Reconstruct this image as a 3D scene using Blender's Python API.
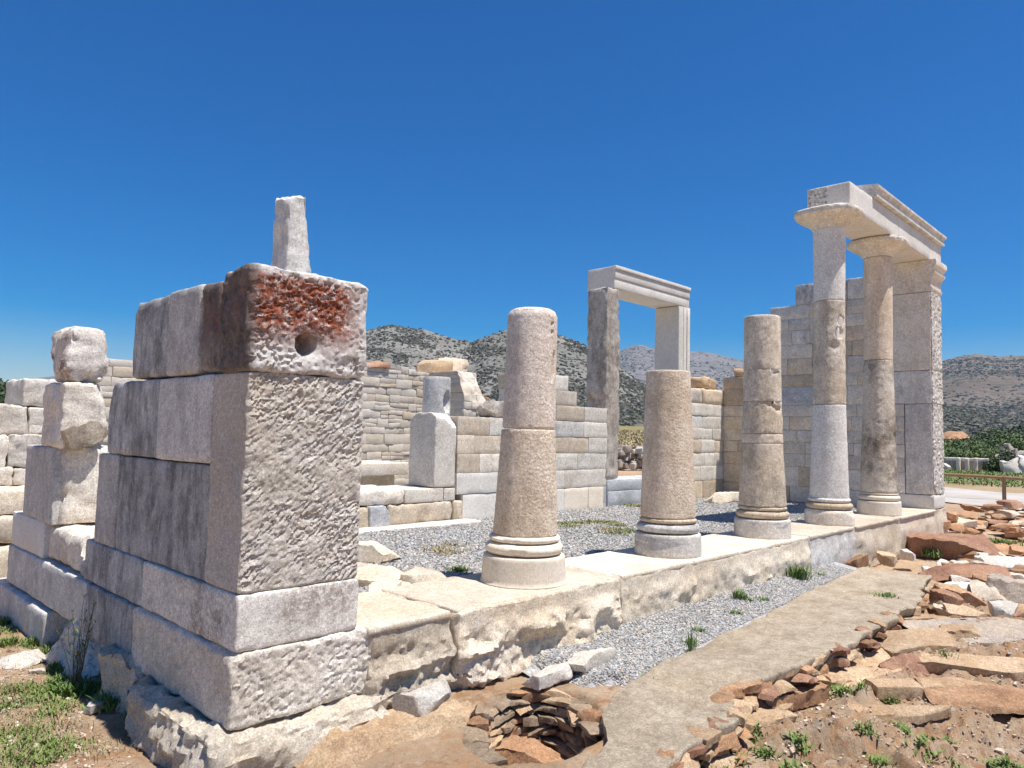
import bpy, math, random
import numpy as np
from mathutils import Matrix, Vector

for _o in list(bpy.data.objects):
    bpy.data.objects.remove(_o)
SC = bpy.context.scene
COL = SC.collection

# ------------------------------------------------------------------ camera, sky, sun, exposure
CAMP = np.array([-1.69998, -3.47270, 1.10002])
YAW, PITCH, ROLL, FPX = 0.802106, 0.0682472, 0.0233966, 731.238
def _basis():
    f = np.array([math.sin(YAW)*math.cos(PITCH), math.cos(YAW)*math.cos(PITCH), math.sin(PITCH)])
    r = np.array([math.cos(YAW), -math.sin(YAW), 0.0]); u = np.cross(r, f)
    return r*math.cos(ROLL)+u*math.sin(ROLL), -r*math.sin(ROLL)+u*math.cos(ROLL), f
CR, CU, CF = _basis()
cam = bpy.data.objects.new('camera', bpy.data.cameras.new('camera')); COL.objects.link(cam)
cam.matrix_world = Matrix(((CR[0], CU[0], -CF[0], CAMP[0]), (CR[1], CU[1], -CF[1], CAMP[1]), (CR[2], CU[2], -CF[2], CAMP[2]), (0, 0, 0, 1)))
cam.data.sensor_width = 36.0; cam.data.lens = FPX/1024*36; cam.data.clip_start = .05; cam.data.clip_end = 20000
SC.camera = cam
SUN = Vector((.08, -.315, .945)).normalized()          # towards the sun
w = bpy.data.worlds.new('World'); SC.world = w; w.use_nodes = True
nt = w.node_tree; bg = nt.nodes['Background']; sky = nt.nodes.new('ShaderNodeTexSky')
sky.sky_type = 'NISHITA'; sky.sun_disc = False
sky.sun_elevation = math.asin(SUN.z); sky.sun_rotation = math.atan2(SUN.x, SUN.y)
sky.altitude = 100; sky.air_density = 1.0; sky.dust_density = 0.3; sky.ozone_density = 4.0
hs = nt.nodes.new('ShaderNodeHueSaturation'); hs.inputs['Saturation'].default_value = 1.85; hs.inputs['Hue'].default_value = .509
nt.links.new(sky.outputs[0], hs.inputs['Color']); nt.links.new(hs.outputs[0], bg.inputs[0]); bg.inputs[1].default_value = 0.086
sun = bpy.data.objects.new('sun', bpy.data.lights.new('sun', 'SUN')); COL.objects.link(sun)
sun.data.energy = 4.9; sun.data.angle = math.radians(.53); sun.data.color = (1.0, .965, .915)
sun.location = SUN*40; sun.rotation_euler = SUN.to_track_quat('Z', 'Y').to_euler()
SC.view_settings.view_transform = 'Standard'; SC.view_settings.look = 'None'
SC.view_settings.exposure = 0.46; SC.view_settings.gamma = 1.0

# ------------------------------------------------------------------ helpers
rng = np.random.default_rng(7)
random.seed(7)
def at(u, v, ax, val):
    """the point of the plane x|y|z = val that the survey photograph sees at (u, v)"""
    d = CF*FPX+CR*(u-512)-CU*(v-384); i = 'xyz'.index(ax)
    return CAMP+d*((val-CAMP[i])/d[i])
def _hash(ix, iy, iz, seed):
    h = (ix*374761393+iy*668265263+iz*1440662683+seed*974711) & 0xFFFFFFFF
    h = ((h ^ (h >> 13))*1274126177) & 0xFFFFFFFF
    h = ((h ^ (h >> 15))*2246822519) & 0xFFFFFFFF
    return ((h ^ (h >> 16)) & 0xFFFFFF)/float(0xFFFFFF)
def vn(P, seed=0):
    P = np.asarray(P, float); I = np.floor(P).astype(np.int64); f = P-I; u = f*f*f*(f*(f*6-15)+10)
    r = 0
    for dx in (0, 1):
        wx = u[..., 0] if dx else 1-u[..., 0]
        for dy in (0, 1):
            wy = u[..., 1] if dy else 1-u[..., 1]
            for dz in (0, 1):
                wz = u[..., 2] if dz else 1-u[..., 2]
                r = r+_hash(I[..., 0]+dx, I[..., 1]+dy, I[..., 2]+dz, seed)*wx*wy*wz
    return r*2-1
def fbm(P, seed=0, oc=4, gain=.5):
    P = np.asarray(P, float); r = 0; a = 1; t = 0
    for k in range(oc):
        r = r+a*vn(P*2**k, seed+k*17); t += a; a *= gain
    return r/t
def ss(a, b, x):
    t = np.clip((x-a)/(b-a), 0, 1); return t*t*(3-2*t)
def link(o, parent=None):
    COL.objects.link(o)
    if parent is not None: o.parent = parent
    return o
def tag(o, label=None, cat=None, group=None, kind=None):
    if label: o['label'] = label
    if cat: o['category'] = cat
    if group: o['group'] = group
    if kind: o['kind'] = kind
    return o
def thing(name, label, cat, loc=(0, 0, 0), group=None):
    o = bpy.data.objects.new(name, None); o.empty_display_size = .2; o.location = loc
    return tag(link(o), label, cat, group)
def wloc(o):
    v = Vector((0, 0, 0))
    while o is not None:
        v = v+o.location; o = o.parent
    return v
def mesh(name, V, F, mat, parent=None, smooth=35, origin=None):
    V = np.asarray(V, float)
    if origin is None:
        origin = np.array([(V[:, 0].min()+V[:, 0].max())/2, (V[:, 1].min()+V[:, 1].max())/2, V[:, 2].min()])
    m = bpy.data.meshes.new(name); m.from_pydata((V-origin).tolist(), [], F if isinstance(F, list) else F.tolist())
    m.materials.append(mat)
    if smooth:
        m.polygons.foreach_set('use_smooth', [True]*len(m.polygons)); m.set_sharp_from_angle(angle=math.radians(smooth))
    o = bpy.data.objects.new(name, m); link(o, parent)
    o.location = Vector(origin)-(wloc(parent) if parent is not None else Vector((0, 0, 0)))
    return o
def join(parts):
    Vs, Fs, n = [], [], 0
    for V, F in parts:
        V = np.asarray(V, float); Vs.append(V); Fs += [[i+n for i in f] for f in (F if isinstance(F, list) else F.tolist())]; n += len(V)
    return np.concatenate(Vs), Fs
_seed = [100]
def ns():
    _seed[0] += 1; return _seed[0]
def _axis(a, b, r, res):
    n = max(1, int(round((b-a-2*r)/res))); m = np.linspace(a+r, b-r, n+1)
    return np.concatenate([[a, a+.3*r], m, [b-.3*r, b]])
def block(x0, x1, y0, y1, z0, z1, r=.008, amp=.004, sc=7, res=.07, chip=.6, seed=None, cuts=(), fn=None, rz=0, gap=.002):
    """a stone block: rounded, chipped edges, uneven faces, optional broken-off planes (point, normal, roughness)"""
    seed = ns() if seed is None else seed
    lo = np.array([x0+gap, y0+gap, z0+gap*.5]); hi = np.array([x1-gap, y1-gap, z1-gap*.5])
    r = min(r, (hi-lo).min()*.3)
    A = [_axis(lo[i], hi[i], r, res) for i in range(3)]; Vs = []; Fs = []; n = 0
    for ax in range(3):
        a, b = [i for i in range(3) if i != ax]
        G = np.stack(np.meshgrid(A[a], A[b], indexing='ij'), -1); na, nb = G.shape[:2]
        idx = np.arange(na*nb).reshape(na, nb)
        q = np.stack([idx[:-1, :-1], idx[1:, :-1], idx[1:, 1:], idx[:-1, 1:]], -1).reshape(-1, 4)
        for side in (0, 1):
            P = np.empty((na*nb, 3)); P[:, a] = G[..., 0].ravel(); P[:, b] = G[..., 1].ravel(); P[:, ax] = (lo, hi)[side][ax]
            flip = (side == 1) == (ax == 1)
            Vs.append(P); Fs.append((q[:, ::-1] if flip else q)+n); n += len(P)
    V = np.concatenate(Vs); F = np.concatenate(Fs)
    key = np.round(V*20000).astype(np.int64); _, first, inv = np.unique(key, axis=0, return_index=True, return_inverse=True)
    V = V[first]; F = inv.reshape(-1)[F]
    rr = r*(1+chip*2.2*np.maximum(0, fbm(V*9+seed*3.1, seed, 3)+.05)+chip*4*np.maximum(0, vn(V*4+seed, seed+5)-.55))
    rr = np.minimum(rr, (hi-lo).min()*.45)[:, None]
    Q = np.clip(V, lo+rr, hi-rr); D = V-Q; L = np.linalg.norm(D, axis=1, keepdims=True); N = D/np.maximum(L, 1e-9)
    P = Q+N*np.minimum(L, rr)
    d = amp*fbm(P*sc+seed*1.7, seed+9, 4, .55)*1.6
    if fn is not None: d = d+fn(P, N)
    P = P+N*d[:, None]
    for pt, nn, ro in cuts:
        nn = np.array(nn, float); nn /= np.linalg.norm(nn)
        s = (P-np.array(pt))@nn+ro*fbm(P*5+seed, seed+31, 4, .6)+ro*.3*fbm(P*22+seed, seed+32, 2)
        P = P-np.maximum(s, 0)[:, None]*nn
    if rz:
        c = (lo+hi)/2; cs, sn = math.cos(rz), math.sin(rz); X = P-c
        P = np.stack([X[:, 0]*cs-X[:, 1]*sn, X[:, 0]*sn+X[:, 1]*cs, X[:, 2]], -1)+c
    return P, F
def blk(name, mat, parent, *a, label=None, **k):
    V, F = block(*a, **k); o = mesh(name, V, F, mat, parent)
    if label: o['label'] = label
    return o
def lathe(cx, cy, prof, seg=72, fn=None, sq=None, cap=True):
    """prof: (radius, z); fn(P, N) -> offset along the normal; sq(i) -> squareness 0..1 of ring i"""
    th = np.arange(seg)*2*math.pi/seg; V = []
    for i, (r, z) in enumerate(prof):
        q = 0 if sq is None else sq[i]
        m = (1-q)+q*np.minimum(1.3, 1/np.power(np.abs(np.cos(th))**6+np.abs(np.sin(th))**6, 1/6))
        V.append(np.stack([cx+r*m*np.cos(th), cy+r*m*np.sin(th), np.full(seg, z)], -1))
    n = len(prof); V = np.concatenate(V); N = V-np.array([cx, cy, 0]); N[:, 2] = 0; N /= np.maximum(np.linalg.norm(N, axis=1, keepdims=True), 1e-9)
    if fn is not None: V = V+N*fn(V, N)[:, None]
    F = []
    for i in range(n-1):
        for j in range(seg):
            k = (j+1) % seg; F.append([i*seg+j, i*seg+k, (i+1)*seg+k, (i+1)*seg+j])
    if cap:
        V = np.concatenate([V, [[cx, cy, prof[0][1]], [cx, cy, V[(n-1)*seg:n*seg, 2].mean()]]]); a = n*seg
        for j in range(seg):
            k = (j+1) % seg; F.append([a, k, j]); F.append([a+1, (n-1)*seg+j, (n-1)*seg+k])
    return V, F
def dense(prof, step=.03):
    out = [prof[0]]
    for (r0, z0), (r1, z1) in zip(prof, prof[1:]):
        n = max(1, int(math.ceil(math.hypot(r1-r0, z1-z0)/step)))
        out += [(r0+(r1-r0)*k/n, z0+(z1-z0)*k/n) for k in range(1, n+1)]
    return out
def extrude(prof, x0, x1, ax='x', nx=2):
    """closed profile of (d, z) swept straight along x or y"""
    n = len(prof); V = []; F = []
    for x in np.linspace(x0, x1, nx):
        V += [(x, d, z) if ax == 'x' else (d, x, z) for d, z in prof]
    for i in range(nx-1):
        for j in range(n):
            k = (j+1) % n; F.append([i*n+j, i*n+k, (i+1)*n+k, (i+1)*n+j])
    F.append(list(range(n))); F.append([(nx-1)*n+j for j in range(n)][::-1])
    return np.array(V, float), F
def rock(cx, cy, z0, sx, sy, sz, seed=None, rz=0, ncut=6, res=None, amp=.10, rough=.12, flat=True):
    """an angular broken stone resting at z0"""
    seed = ns() if seed is None else seed; rg = np.random.default_rng(seed); m = min(sx, sy, sz)
    cuts = []
    for k in range(ncut):
        a = rg.uniform(0, 2*math.pi); e = rg.uniform(-.3, .75); n = np.array([math.cos(a)*math.cos(e)/sx, math.sin(a)*math.cos(e)/sy, math.sin(e)/sz])
        pt = np.array([math.cos(a)*math.cos(e)*sx*rg.uniform(.30, .47), math.sin(a)*math.cos(e)*sy*rg.uniform(.30, .47), math.sin(e)*sz*rg.uniform(.30, .47)])
        cuts.append((pt, n, m*rough*.6))
    V, F = block(-sx/2, sx/2, -sy/2, sy/2, -sz/2, sz/2, r=m*.06, amp=m*amp, sc=2.6/max(m, .05), res=res or max(sx, sy, sz)/11, chip=.5, seed=seed, cuts=cuts, fn=lambda P, N: m*.05*(1-2*np.abs(vn(P*np.array([3.2, 3.2, 9])/m, seed+3)))+m*.03*fbm(P*11/m, seed+4, 3))
    c, s = math.cos(rz), math.sin(rz)
    V = np.stack([V[:, 0]*c-V[:, 1]*s+cx, V[:, 0]*s+V[:, 1]*c+cy, V[:, 2]-V[:, 2].min()+z0], -1)
    return V, F

# ------------------------------------------------------------------ materials
def nodes(m):
    m.use_nodes = True; t = m.node_tree
    return t, t.nodes, t.links, t.nodes['Principled BSDF']
class G:
    """tiny node-graph writer"""
    def __init__(s, name, rough=.85, spec=.25):
        s.m = bpy.data.materials.new(name); s.t, s.n, s.l, s.b = nodes(s.m)
        s.b.inputs['Roughness'].default_value = rough; s.b.inputs['Specular IOR Level'].default_value = spec
        s.co = s.n.new('ShaderNodeTexCoord').outputs['Object']
    def off(s):
        oi = s.n.new('ShaderNodeObjectInfo'); s.rand = oi.outputs['Random']
        m = s.n.new('ShaderNodeVectorMath'); m.operation = 'SCALE'; c = s.n.new('ShaderNodeCombineXYZ')
        for k, f in enumerate((37.0, 91.0, 53.0)):
            q = s.n.new('ShaderNodeMath'); q.operation = 'MULTIPLY'; s.l.new(s.rand, q.inputs[0]); q.inputs[1].default_value = f; s.l.new(q.outputs[0], c.inputs[k])
        a = s.n.new('ShaderNodeVectorMath'); a.operation = 'ADD'; s.l.new(s.co, a.inputs[0]); s.l.new(c.outputs[0], a.inputs[1]); s.co = a.outputs[0]
        return s
    def world(s):
        g = s.n.new('ShaderNodeNewGeometry'); s.co = g.outputs['Position']; return s
    def scl(s, v, xyz, rot=(0, 0, 0)):
        m = s.n.new('ShaderNodeMapping'); s.l.new(v, m.inputs[0]); m.inputs['Scale'].default_value = xyz; m.inputs['Rotation'].default_value = rot; return m.outputs[0]
    def noise(s, scale, det=4, rough=.6, v=None, dist=0):
        q = s.n.new('ShaderNodeTexNoise'); s.l.new(v or s.co, q.inputs['Vector']); q.inputs['Scale'].default_value = scale
        q.inputs['Detail'].default_value = det; q.inputs['Roughness'].default_value = rough; q.inputs['Distortion'].default_value = dist; return q.outputs[0]
    def voro(s, scale, feat='F1', out='Distance', v=None, rnd=1):
        q = s.n.new('ShaderNodeTexVoronoi'); q.feature = feat; s.l.new(v or s.co, q.inputs['Vector']); q.inputs['Scale'].default_value = scale; q.inputs['Randomness'].default_value = rnd; return q.outputs[out]
    def rmp(s, f, a, b, c=0., d=1.):
        q = s.n.new('ShaderNodeMapRange'); s.l.new(f, q.inputs[0])
        for k, x in enumerate((a, b, c, d)): q.inputs[k+1].default_value = x
        return q.outputs[0]
    def val(s, x):
        q = s.n.new('ShaderNodeValue'); q.outputs[0].default_value = x; return q.outputs[0]
    def math(s, op, a, b):
        q = s.n.new('ShaderNodeMath'); q.operation = op
        for k, x in enumerate((a, b)):
            if isinstance(x, (int, float)): q.inputs[k].default_value = x
            else: s.l.new(x, q.inputs[k])
        return q.outputs[0]
    def mix(s, f, a, b, mode='MIX'):
        q = s.n.new('ShaderNodeMix'); q.data_type = 'RGBA'; q.blend_type = mode
        if isinstance(f, (int, float)): q.inputs[0].default_value = f
        else: s.l.new(f, q.inputs[0])
        for k, x in ((6, a), (7, b)):
            if isinstance(x, tuple): q.inputs[k].default_value = (*x, 1)
            else: s.l.new(x, q.inputs[k])
        return q.outputs[2]
    def axis(s, i):
        q = s.n.new('ShaderNodeSeparateXYZ'); s.l.new(s.n.new('ShaderNodeTexCoord').outputs['Object'], q.inputs[0]); return q.outputs[i]
    def bump(s, h, strength, dist):
        q = s.n.new('ShaderNodeBump'); q.inputs['Strength'].default_value = strength; q.inputs['Distance'].default_value = dist; s.l.new(h, q.inputs['Height'])
        if getattr(s, 'last', None): s.l.new(s.last, q.inputs['Normal'])
        s.last = q.outputs[0]
    def done(s, col):
        if isinstance(col, tuple): s.b.inputs['Base Color'].default_value = (*col, 1)
        else: s.l.new(col, s.b.inputs['Base Color'])
        if getattr(s, 'last', None): s.l.new(s.last, s.b.inputs['Normal'])
        return s.m
def stone(name, a, b, pat=(.12, .11, .105), patamt=.3, patscale=3, streak=0., rust=0., rustc=(.26, .085, .03), vary=.22, bump=.6, peck=0., veins=0., fine=1., warm=(.50, .37, .22), warmamt=.25):
    g = G(name).off()
    c = g.mix(g.rmp(g.noise(2.2, 5), .35, .65), a, b)
    if warmamt: c = g.mix(g.math('MULTIPLY', g.rmp(g.noise(1.3, 4, .6), .48, .72), warmamt), c, warm)
    if veins:
        vv = g.noise(1.5, 6, .65, g.scl(g.co, (1, 1, 3.2), (.5, .35, .2)), 1.2)
        c = g.mix(g.math('MULTIPLY', g.rmp(vv, .50, .56), veins), c, (.30, .31, .33))
    if patamt:
        pn = g.math('MULTIPLY', g.rmp(g.noise(patscale, 8, .72), .46, .66), patamt)
        c = g.mix(pn, c, pat)
    if streak:
        st = g.noise(7, 9, .78, g.scl(g.co, (1, 1, .42)))
        c = g.mix(g.math('MULTIPLY', g.rmp(st, .44, .60), streak), c, pat)
        sl = g.noise(20, 6, .75, g.scl(g.co, (1, 1, .35)))
        c = g.mix(g.math('MULTIPLY', g.rmp(sl, .60, .68), streak*.55), c, tuple(min(.8, x*1.5) for x in b))
    if rust:
        rn = g.math('MULTIPLY', g.math('MULTIPLY', g.rmp(g.noise(2.3, 6, .7), .50, .58), g.rmp(g.noise(28, 6, .8), .42, .54)), rust)
        c = g.mix(rn, c, rustc)
    mo = g.noise(11, 10, .82)
    c = g.mix(.55*fine, c, g.mix(g.rmp(mo, .28, .66), (.16, .16, .16), (.86, .85, .83)), 'SOFT_LIGHT')
    for sc_, lo_, hi_ in ((95, .46, .34), (36, .30, .24)):
        sm_ = g.n.new('ShaderNodeVectorMath'); sm_.operation = 'SCALE'; g.l.new(c, sm_.inputs[0])
        g.l.new(g.rmp(g.noise(sc_, 6, .85), .34, .66, 1-lo_*fine*.9, 1+hi_*fine*1.25), sm_.inputs['Scale']); c = sm_.outputs[0]
    spd = g.rmp(g.noise(46, 5, .8), .605, .64)
    c = g.mix(g.math('MULTIPLY', spd, .6*fine), c, tuple(x*1.3 for x in pat))
    br = g.rmp(g.rand, 0, 1, 1-vary*.9, 1.03+vary*.6)
    c = g.mix(1.0, c, (1.0, .975, .93), 'MULTIPLY')
    vm = g.n.new('ShaderNodeVectorMath'); vm.operation = 'SCALE'; g.l.new(c, vm.inputs[0]); g.l.new(br, vm.inputs['Scale']); c = vm.outputs[0]
    if bump:
        g.bump(g.noise(13, 8, .75), min(1, bump*1.0), .009)
        g.bump(g.noise(52, 7, .82), min(1, bump*1.1), .0055); g.bump(g.noise(130, 5, .8), min(1, bump*1.1), .0024)
    if peck:
        g.bump(g.voro(52, 'SMOOTH_F1'), peck, .0065); g.bump(g.noise(105, 4, .75), peck, .0035)
    return g.done(c)
M = {}
M['marble'] = stone('weathered_marble', (.65, .59, .51), (.73, .68, .615), patamt=.28, patscale=4)
M['marble_warm'] = stone('warm_marble', (.55, .44, .32), (.64, .54, .42), patamt=.22, patscale=3, warmamt=.5)
M['marble_grey'] = stone('grey_marble', (.60, .585, .56), (.69, .675, .65), patamt=.35, patscale=5, streak=.3, pat=(.16, .155, .15), warmamt=.15)
M['marble_dark'] = stone('dark_patina_marble', (.48, .485, .49), (.63, .63, .63), patamt=.5, patscale=4.5, streak=.75, pat=(.115, .118, .125), warmamt=.08, vary=.12, bump=.8)
M['marble_tan'] = stone('tan_marble', (.54, .45, .35), (.63, .55, .45), patamt=.25, patscale=6, warmamt=.35)
M['marble_pick'] = stone('picked_marble', (.70, .63, .55), (.76, .71, .645), patamt=.30, patscale=2.2, pat=(.33, .325, .32), bump=.8, warmamt=.35)
M['marble_white'] = stone('new_white_marble', (.66, .63, .58), (.72, .70, .66), patamt=.08, bump=.25, vary=.06, warmamt=.1, fine=.6)
M['marble_cream'] = stone('new_cream_stone', (.69, .61, .50), (.75, .68, .58), patamt=.04, bump=.2, vary=.06, warmamt=.25, fine=.5, warm=(.62, .47, .28))
M['marble_blue'] = stone('blue_grey_marble', (.40, .42, .45), (.50, .52, .55), patamt=.15, bump=.25, vary=.1, veins=.5, warmamt=.05)
M['marble_vein'] = stone('veined_marble', (.52, .49, .45), (.60, .57, .53), patamt=.12, bump=.3, veins=.75, warmamt=.25)
M['wall_pale'] = stone('pale_wall_marble', (.61, .57, .51), (.69, .65, .59), patamt=.2, patscale=5, vary=.10, warmamt=.3)
M['wall_side'] = stone('side_wall_marble', (.61, .575, .52), (.68, .645, .59), patamt=.3, patscale=4, vary=.12, warmamt=.2)
M['marble_plinth'] = stone('stained_plinth_marble', (.66, .62, .56), (.73, .70, .65), patamt=.3, patscale=2.5, pat=(.26, .26, .26), rust=.55, rustc=(.15, .075, .045), bump=.5, vary=.03, veins=.25)
M['marble_rust'] = stone('rust_stained_marble', (.58, .53, .47), (.66, .61, .56), patamt=.22, rust=.85, rustc=(.16, .07, .035), bump=.8)
M['floor_slab'] = stone('pale_worn_slab', (.58, .49, .38), (.67, .60, .50), patamt=.35, patscale=2.5, pat=(.40, .34, .27), warmamt=.4, warm=(.58, .44, .29), bump=.5)
M['foot_stone'] = stone('rough_foot_stone', (.63, .54, .42), (.72, .64, .53), patamt=.28, patscale=2.5, pat=(.34, .31, .28), bump=1.0, warmamt=.55, warm=(.48, .33, .18))
M['shaft_pink'] = stone('pinkish_pecked_marble', (.68, .58, .49), (.75, .66, .58), patamt=.3, patscale=3.5, pat=(.33, .29, .25), streak=.22, peck=.55, bump=.6, warmamt=.3, vary=.04)
M['shaft_tan'] = stone('tan_pecked_marble', (.66, .535, .41), (.74, .63, .51), patamt=.3, patscale=3.5, pat=(.34, .27, .2), streak=.25, peck=.75, bump=.6, warmamt=.4, vary=.06)
M['shaft_old'] = stone('old_brown_marble', (.60, .51, .40), (.69, .61, .51), patamt=.55, patscale=4, pat=(.20, .175, .14), streak=.3, bump=.8, warmamt=.5, vary=.08)
M['shaft_soot'] = stone('sooty_old_marble', (.56, .49, .40), (.64, .58, .50), patamt=.95, patscale=2.0, pat=(.075, .062, .05), bump=1.0, warmamt=.4, vary=.05)
M['shaft_white'] = stone('white_pecked_marble', (.62, .60, .56), (.70, .68, .65), patamt=.10, peck=.35, bump=.3, warmamt=.08, vary=.04)
M['jamb_old'] = stone('old_streaked_marble', (.50, .46, .42), (.60, .56, .52), patamt=.75, patscale=2.2, pat=(.15, .115, .095), streak=.6, bump=1.3, warmamt=.3)
M['pier_pit_shade'] = stone('white_marble_painted_pit_shade', (.66, .63, .58), (.72, .69, .65), patamt=.95, patscale=24, pat=(.13, .12, .11), bump=1.0, vary=.03)  # dark flecks are pit shade painted into the colour, over the real relief
M['schist'] = stone('brown_schist', (.37, .20, .11), (.51, .32, .19), patamt=.45, patscale=4, pat=(.15, .08, .05), bump=1.3, warmamt=.4, warm=(.45, .24, .11), vary=.35)
M['schist_red'] = stone('red_schist', (.30, .155, .10), (.42, .25, .165), patamt=.35, patscale=3, pat=(.11, .055, .04), streak=0, bump=1.3, vary=.2)
M['schist_grey'] = stone('grey_schist', (.39, .33, .275), (.50, .43, .36), patamt=.45, patscale=3, pat=(.17, .15, .14), bump=1.3, warmamt=.35, vary=.2)
M['schist_tan'] = stone('tan_schist', (.48, .335, .205), (.60, .455, .31), patamt=.4, patscale=3, pat=(.26, .15, .09), bump=1.4, warmamt=.45, warm=(.50, .29, .14), vary=.2)
M['rock_white'] = stone('white_rock', (.60, .56, .50), (.70, .66, .61), patamt=.3, pat=(.3, .28, .26), bump=1.1, warmamt=.3)
M['wall_top'] = stone('mortar_wall_top', (.35, .29, .215), (.46, .39, .30), patamt=.5, patscale=6, pat=(.24, .18, .12), bump=1.3, warmamt=.25, vary=.05)
def island_stone(name, a, b, c3, dk=.5):
    g = G(name); gi = g.n.new('ShaderNodeNewGeometry'); r = gi.outputs['Random Per Island']
    c = g.mix(r, a, b); c = g.mix(g.rmp(g.math('FRACT', g.math('MULTIPLY', r, 7.13), 0), .68, .95), c, c3)
    c = g.mix(g.rmp(g.noise(9, 6, .75), .45, .7, 0, dk), c, (.2, .17, .14))
    g.bump(g.noise(22, 6, .75), .9, .012); return g.done(c)
M['rubble'] = island_stone('small_stone_masonry', (.60, .52, .42), (.66, .59, .50), (.60, .49, .36), .3)
M['fieldstone'] = island_stone('field_stones', (.30, .25, .20), (.48, .42, .35), (.60, .55, .48))
def gravel_mats():
    g = G('gravel_pebbles'); r = g.n.new('ShaderNodeNewGeometry').outputs['Random Per Island']
    q = g.n.new('ShaderNodeValToRGB'); g.l.new(r, q.inputs[0]); cr = q.color_ramp
    cr.elements[0].color = (.24, .23, .215, 1); cr.elements[1].color = (.60, .575, .53, 1)
    for p, c in ((.2, (.33, .32, .30, 1)), (.55, (.42, .405, .38, 1)), (.75, (.50, .49, .47, 1)), (.85, (.42, .33, .23, 1))):
        e = cr.elements.new(p); e.color = c
    g.bump(g.noise(90, 3), .4, .003); M['pebble'] = g.done(q.outputs[0])
    g = G('gravel_sheet').world()
    c = g.mix(g.rmp(g.noise(30, 3), .3, .7), (.34, .335, .33), (.46, .45, .44))
    vc = g.voro(34, out='Color'); q = g.n.new('ShaderNodeSeparateColor'); g.l.new(vc, q.inputs[0])
    c = g.mix(.7, c, g.mix(q.outputs[0], (.31, .30, .28), (.54, .52, .485)))
    c = g.mix(g.rmp(g.noise(1.4, 4), .52, .75, 0, .55), c, (.40, .33, .24))
    g.bump(g.voro(34), 1, -.02); M['gravel'] = g.done(c)
gravel_mats()
# ------------------------------------------------------------------ ground, road, gravel, hills
A_PX = [(560, 800), (585, 764), (607, 741), (602, 716), (614, 695), (655, 668), (700, 645), (770, 611), (830, 581), (862, 568)]
B_PX = [(650, 800), (668, 768), (705, 745), (752, 714), (735, 695), (775, 678), (830, 655), (880, 627), (915, 602), (930, 576)]
WZ = [-.46, -.46, -.45, -.44, -.42, -.40, -.39, -.38, -.38, -.38]     # height of the old wall's top along it
AW = np.array([at(u, v, 'z', z)[:2] for (u, v), z in zip(A_PX, WZ)]); BW = np.array([at(u, v, 'z', z)[:2] for (u, v), z in zip(B_PX, WZ)])
BS = BW[np.argsort(BW[:, 0])]
def wallz(x): return np.interp(x, AW[3:, 0], WZ[3:])
PIT = at(535, 722, 'z', -.5)[:2]
def gh(x, y):
    x = np.asarray(x, float); y = np.asarray(y, float); P = np.stack([x, y, 0*x], -1)
    yb = np.interp(x, BS[:, 0], BS[:, 1])+.04
    h = -.60+0*x
    low = ss(.12, -.12, y-yb)*ss(.2, 1.0, x)
    h = h+low*(-.03)+ss(-1.5, -1.1, y)*ss(.3, -.05, y)*ss(.3, .7, x)*(1-low)*.10*ss(9.5, 7, x)
    h = h+ss(-.1, -.5, x)*ss(6, 3, y)*.03
    r = np.hypot(x-5, y-3); az = np.arctan2(x-CAMP[0], y-CAMP[1]); rc = np.hypot(x-CAMP[0], y-CAMP[1])
    back = ss(17.2, 19.5, rc)*ss(1.32, 1.1, az)*np.maximum(ss(12.9, 14, x), ss(12.4, 13.6, y))
    h = h+back*.72+back*np.maximum(0, r-24)*.028*ss(400, 100, r)
    h = h+.030*fbm(P*1.3, 3, 4)*ss(.0, .5, np.hypot(x+1.7, y+3.4))+.012*fbm(P*7, 5, 4, .6)
    st = np.abs(vn(np.stack([(x*.35+y*.94)*5.5, (x*.94-y*.35)*1.1, 0*x], -1), 8))
    st2 = np.abs(vn(np.stack([(x*.30+y*.95)*14, (x*.95-y*.30)*2.6, 0*x], -1), 12))
    rocky = ss(-.02, -.35, y-yb)*ss(1.0, 2.2, x)*ss(14, 9, x)
    W_ = P+.25*np.stack([vn(P*2.1, 71), vn(P*2.1, 72), 0*x], -1); R_ = np.stack([(W_[..., 0]*.94-W_[..., 1]*.35), (W_[..., 0]*.35+W_[..., 1]*.94)*1.9, 0*x], -1)
    def stair(n): f = n-np.floor(n); return np.floor(n)+ss(.40, .60, f)
    h = h+rocky*(.040*(stair(fbm(R_*.9, 73, 4, .55)*5.5)+.4)+.016*stair(fbm(R_*2.6, 75, 4, .6)*5)+.02*(st2-.35)+.02*fbm(P*6, 14, 4, .65))
    dx, dy = x-PIT[0], y-PIT[1]; c, s_ = math.cos(-.62), math.sin(-.62)
    e = np.hypot((dx*c-dy*s_)/.50, (dx*s_+dy*c)/.34)+.18*vn(P*5, 21)
    h = h-.42*ss(1.12, .82, e)
    return h
def axis_grid(parts):
    out = []
    for a, b, s in parts:
        n = max(1, int(round((b-a)/s))); out += list(np.linspace(a, b, n, endpoint=False))
    return np.array(out+[parts[-1][1]])
gx = axis_grid([(-6000, -400, 800), (-400, -60, 40), (-60, -8, 4), (-8, -1.6, .25), (-1.6, 3.6, .026), (3.6, 9, .05), (9, 16, .12), (16, 70, 2), (70, 400, 20), (400, 6000, 800)])
gy = axis_grid([(-6000, -400, 800), (-400, -60, 40), (-60, -6, 4), (-6, -2.9, .2), (-2.9, .3, .026), (.3, 5, .09), (5, 25, .6), (25, 90, 2.5), (90, 500, 20), (500, 6000, 800)])
def grid_mesh(X, Y, Z):
    n, m = X.shape; i = np.arange(n*m).reshape(n, m)
    F = np.stack([i[:-1, :-1], i[1:, :-1], i[1:, 1:], i[:-1, 1:]], -1).reshape(-1, 4)
    return np.stack([X.ravel(), Y.ravel(), Z.ravel()], -1), F
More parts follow.
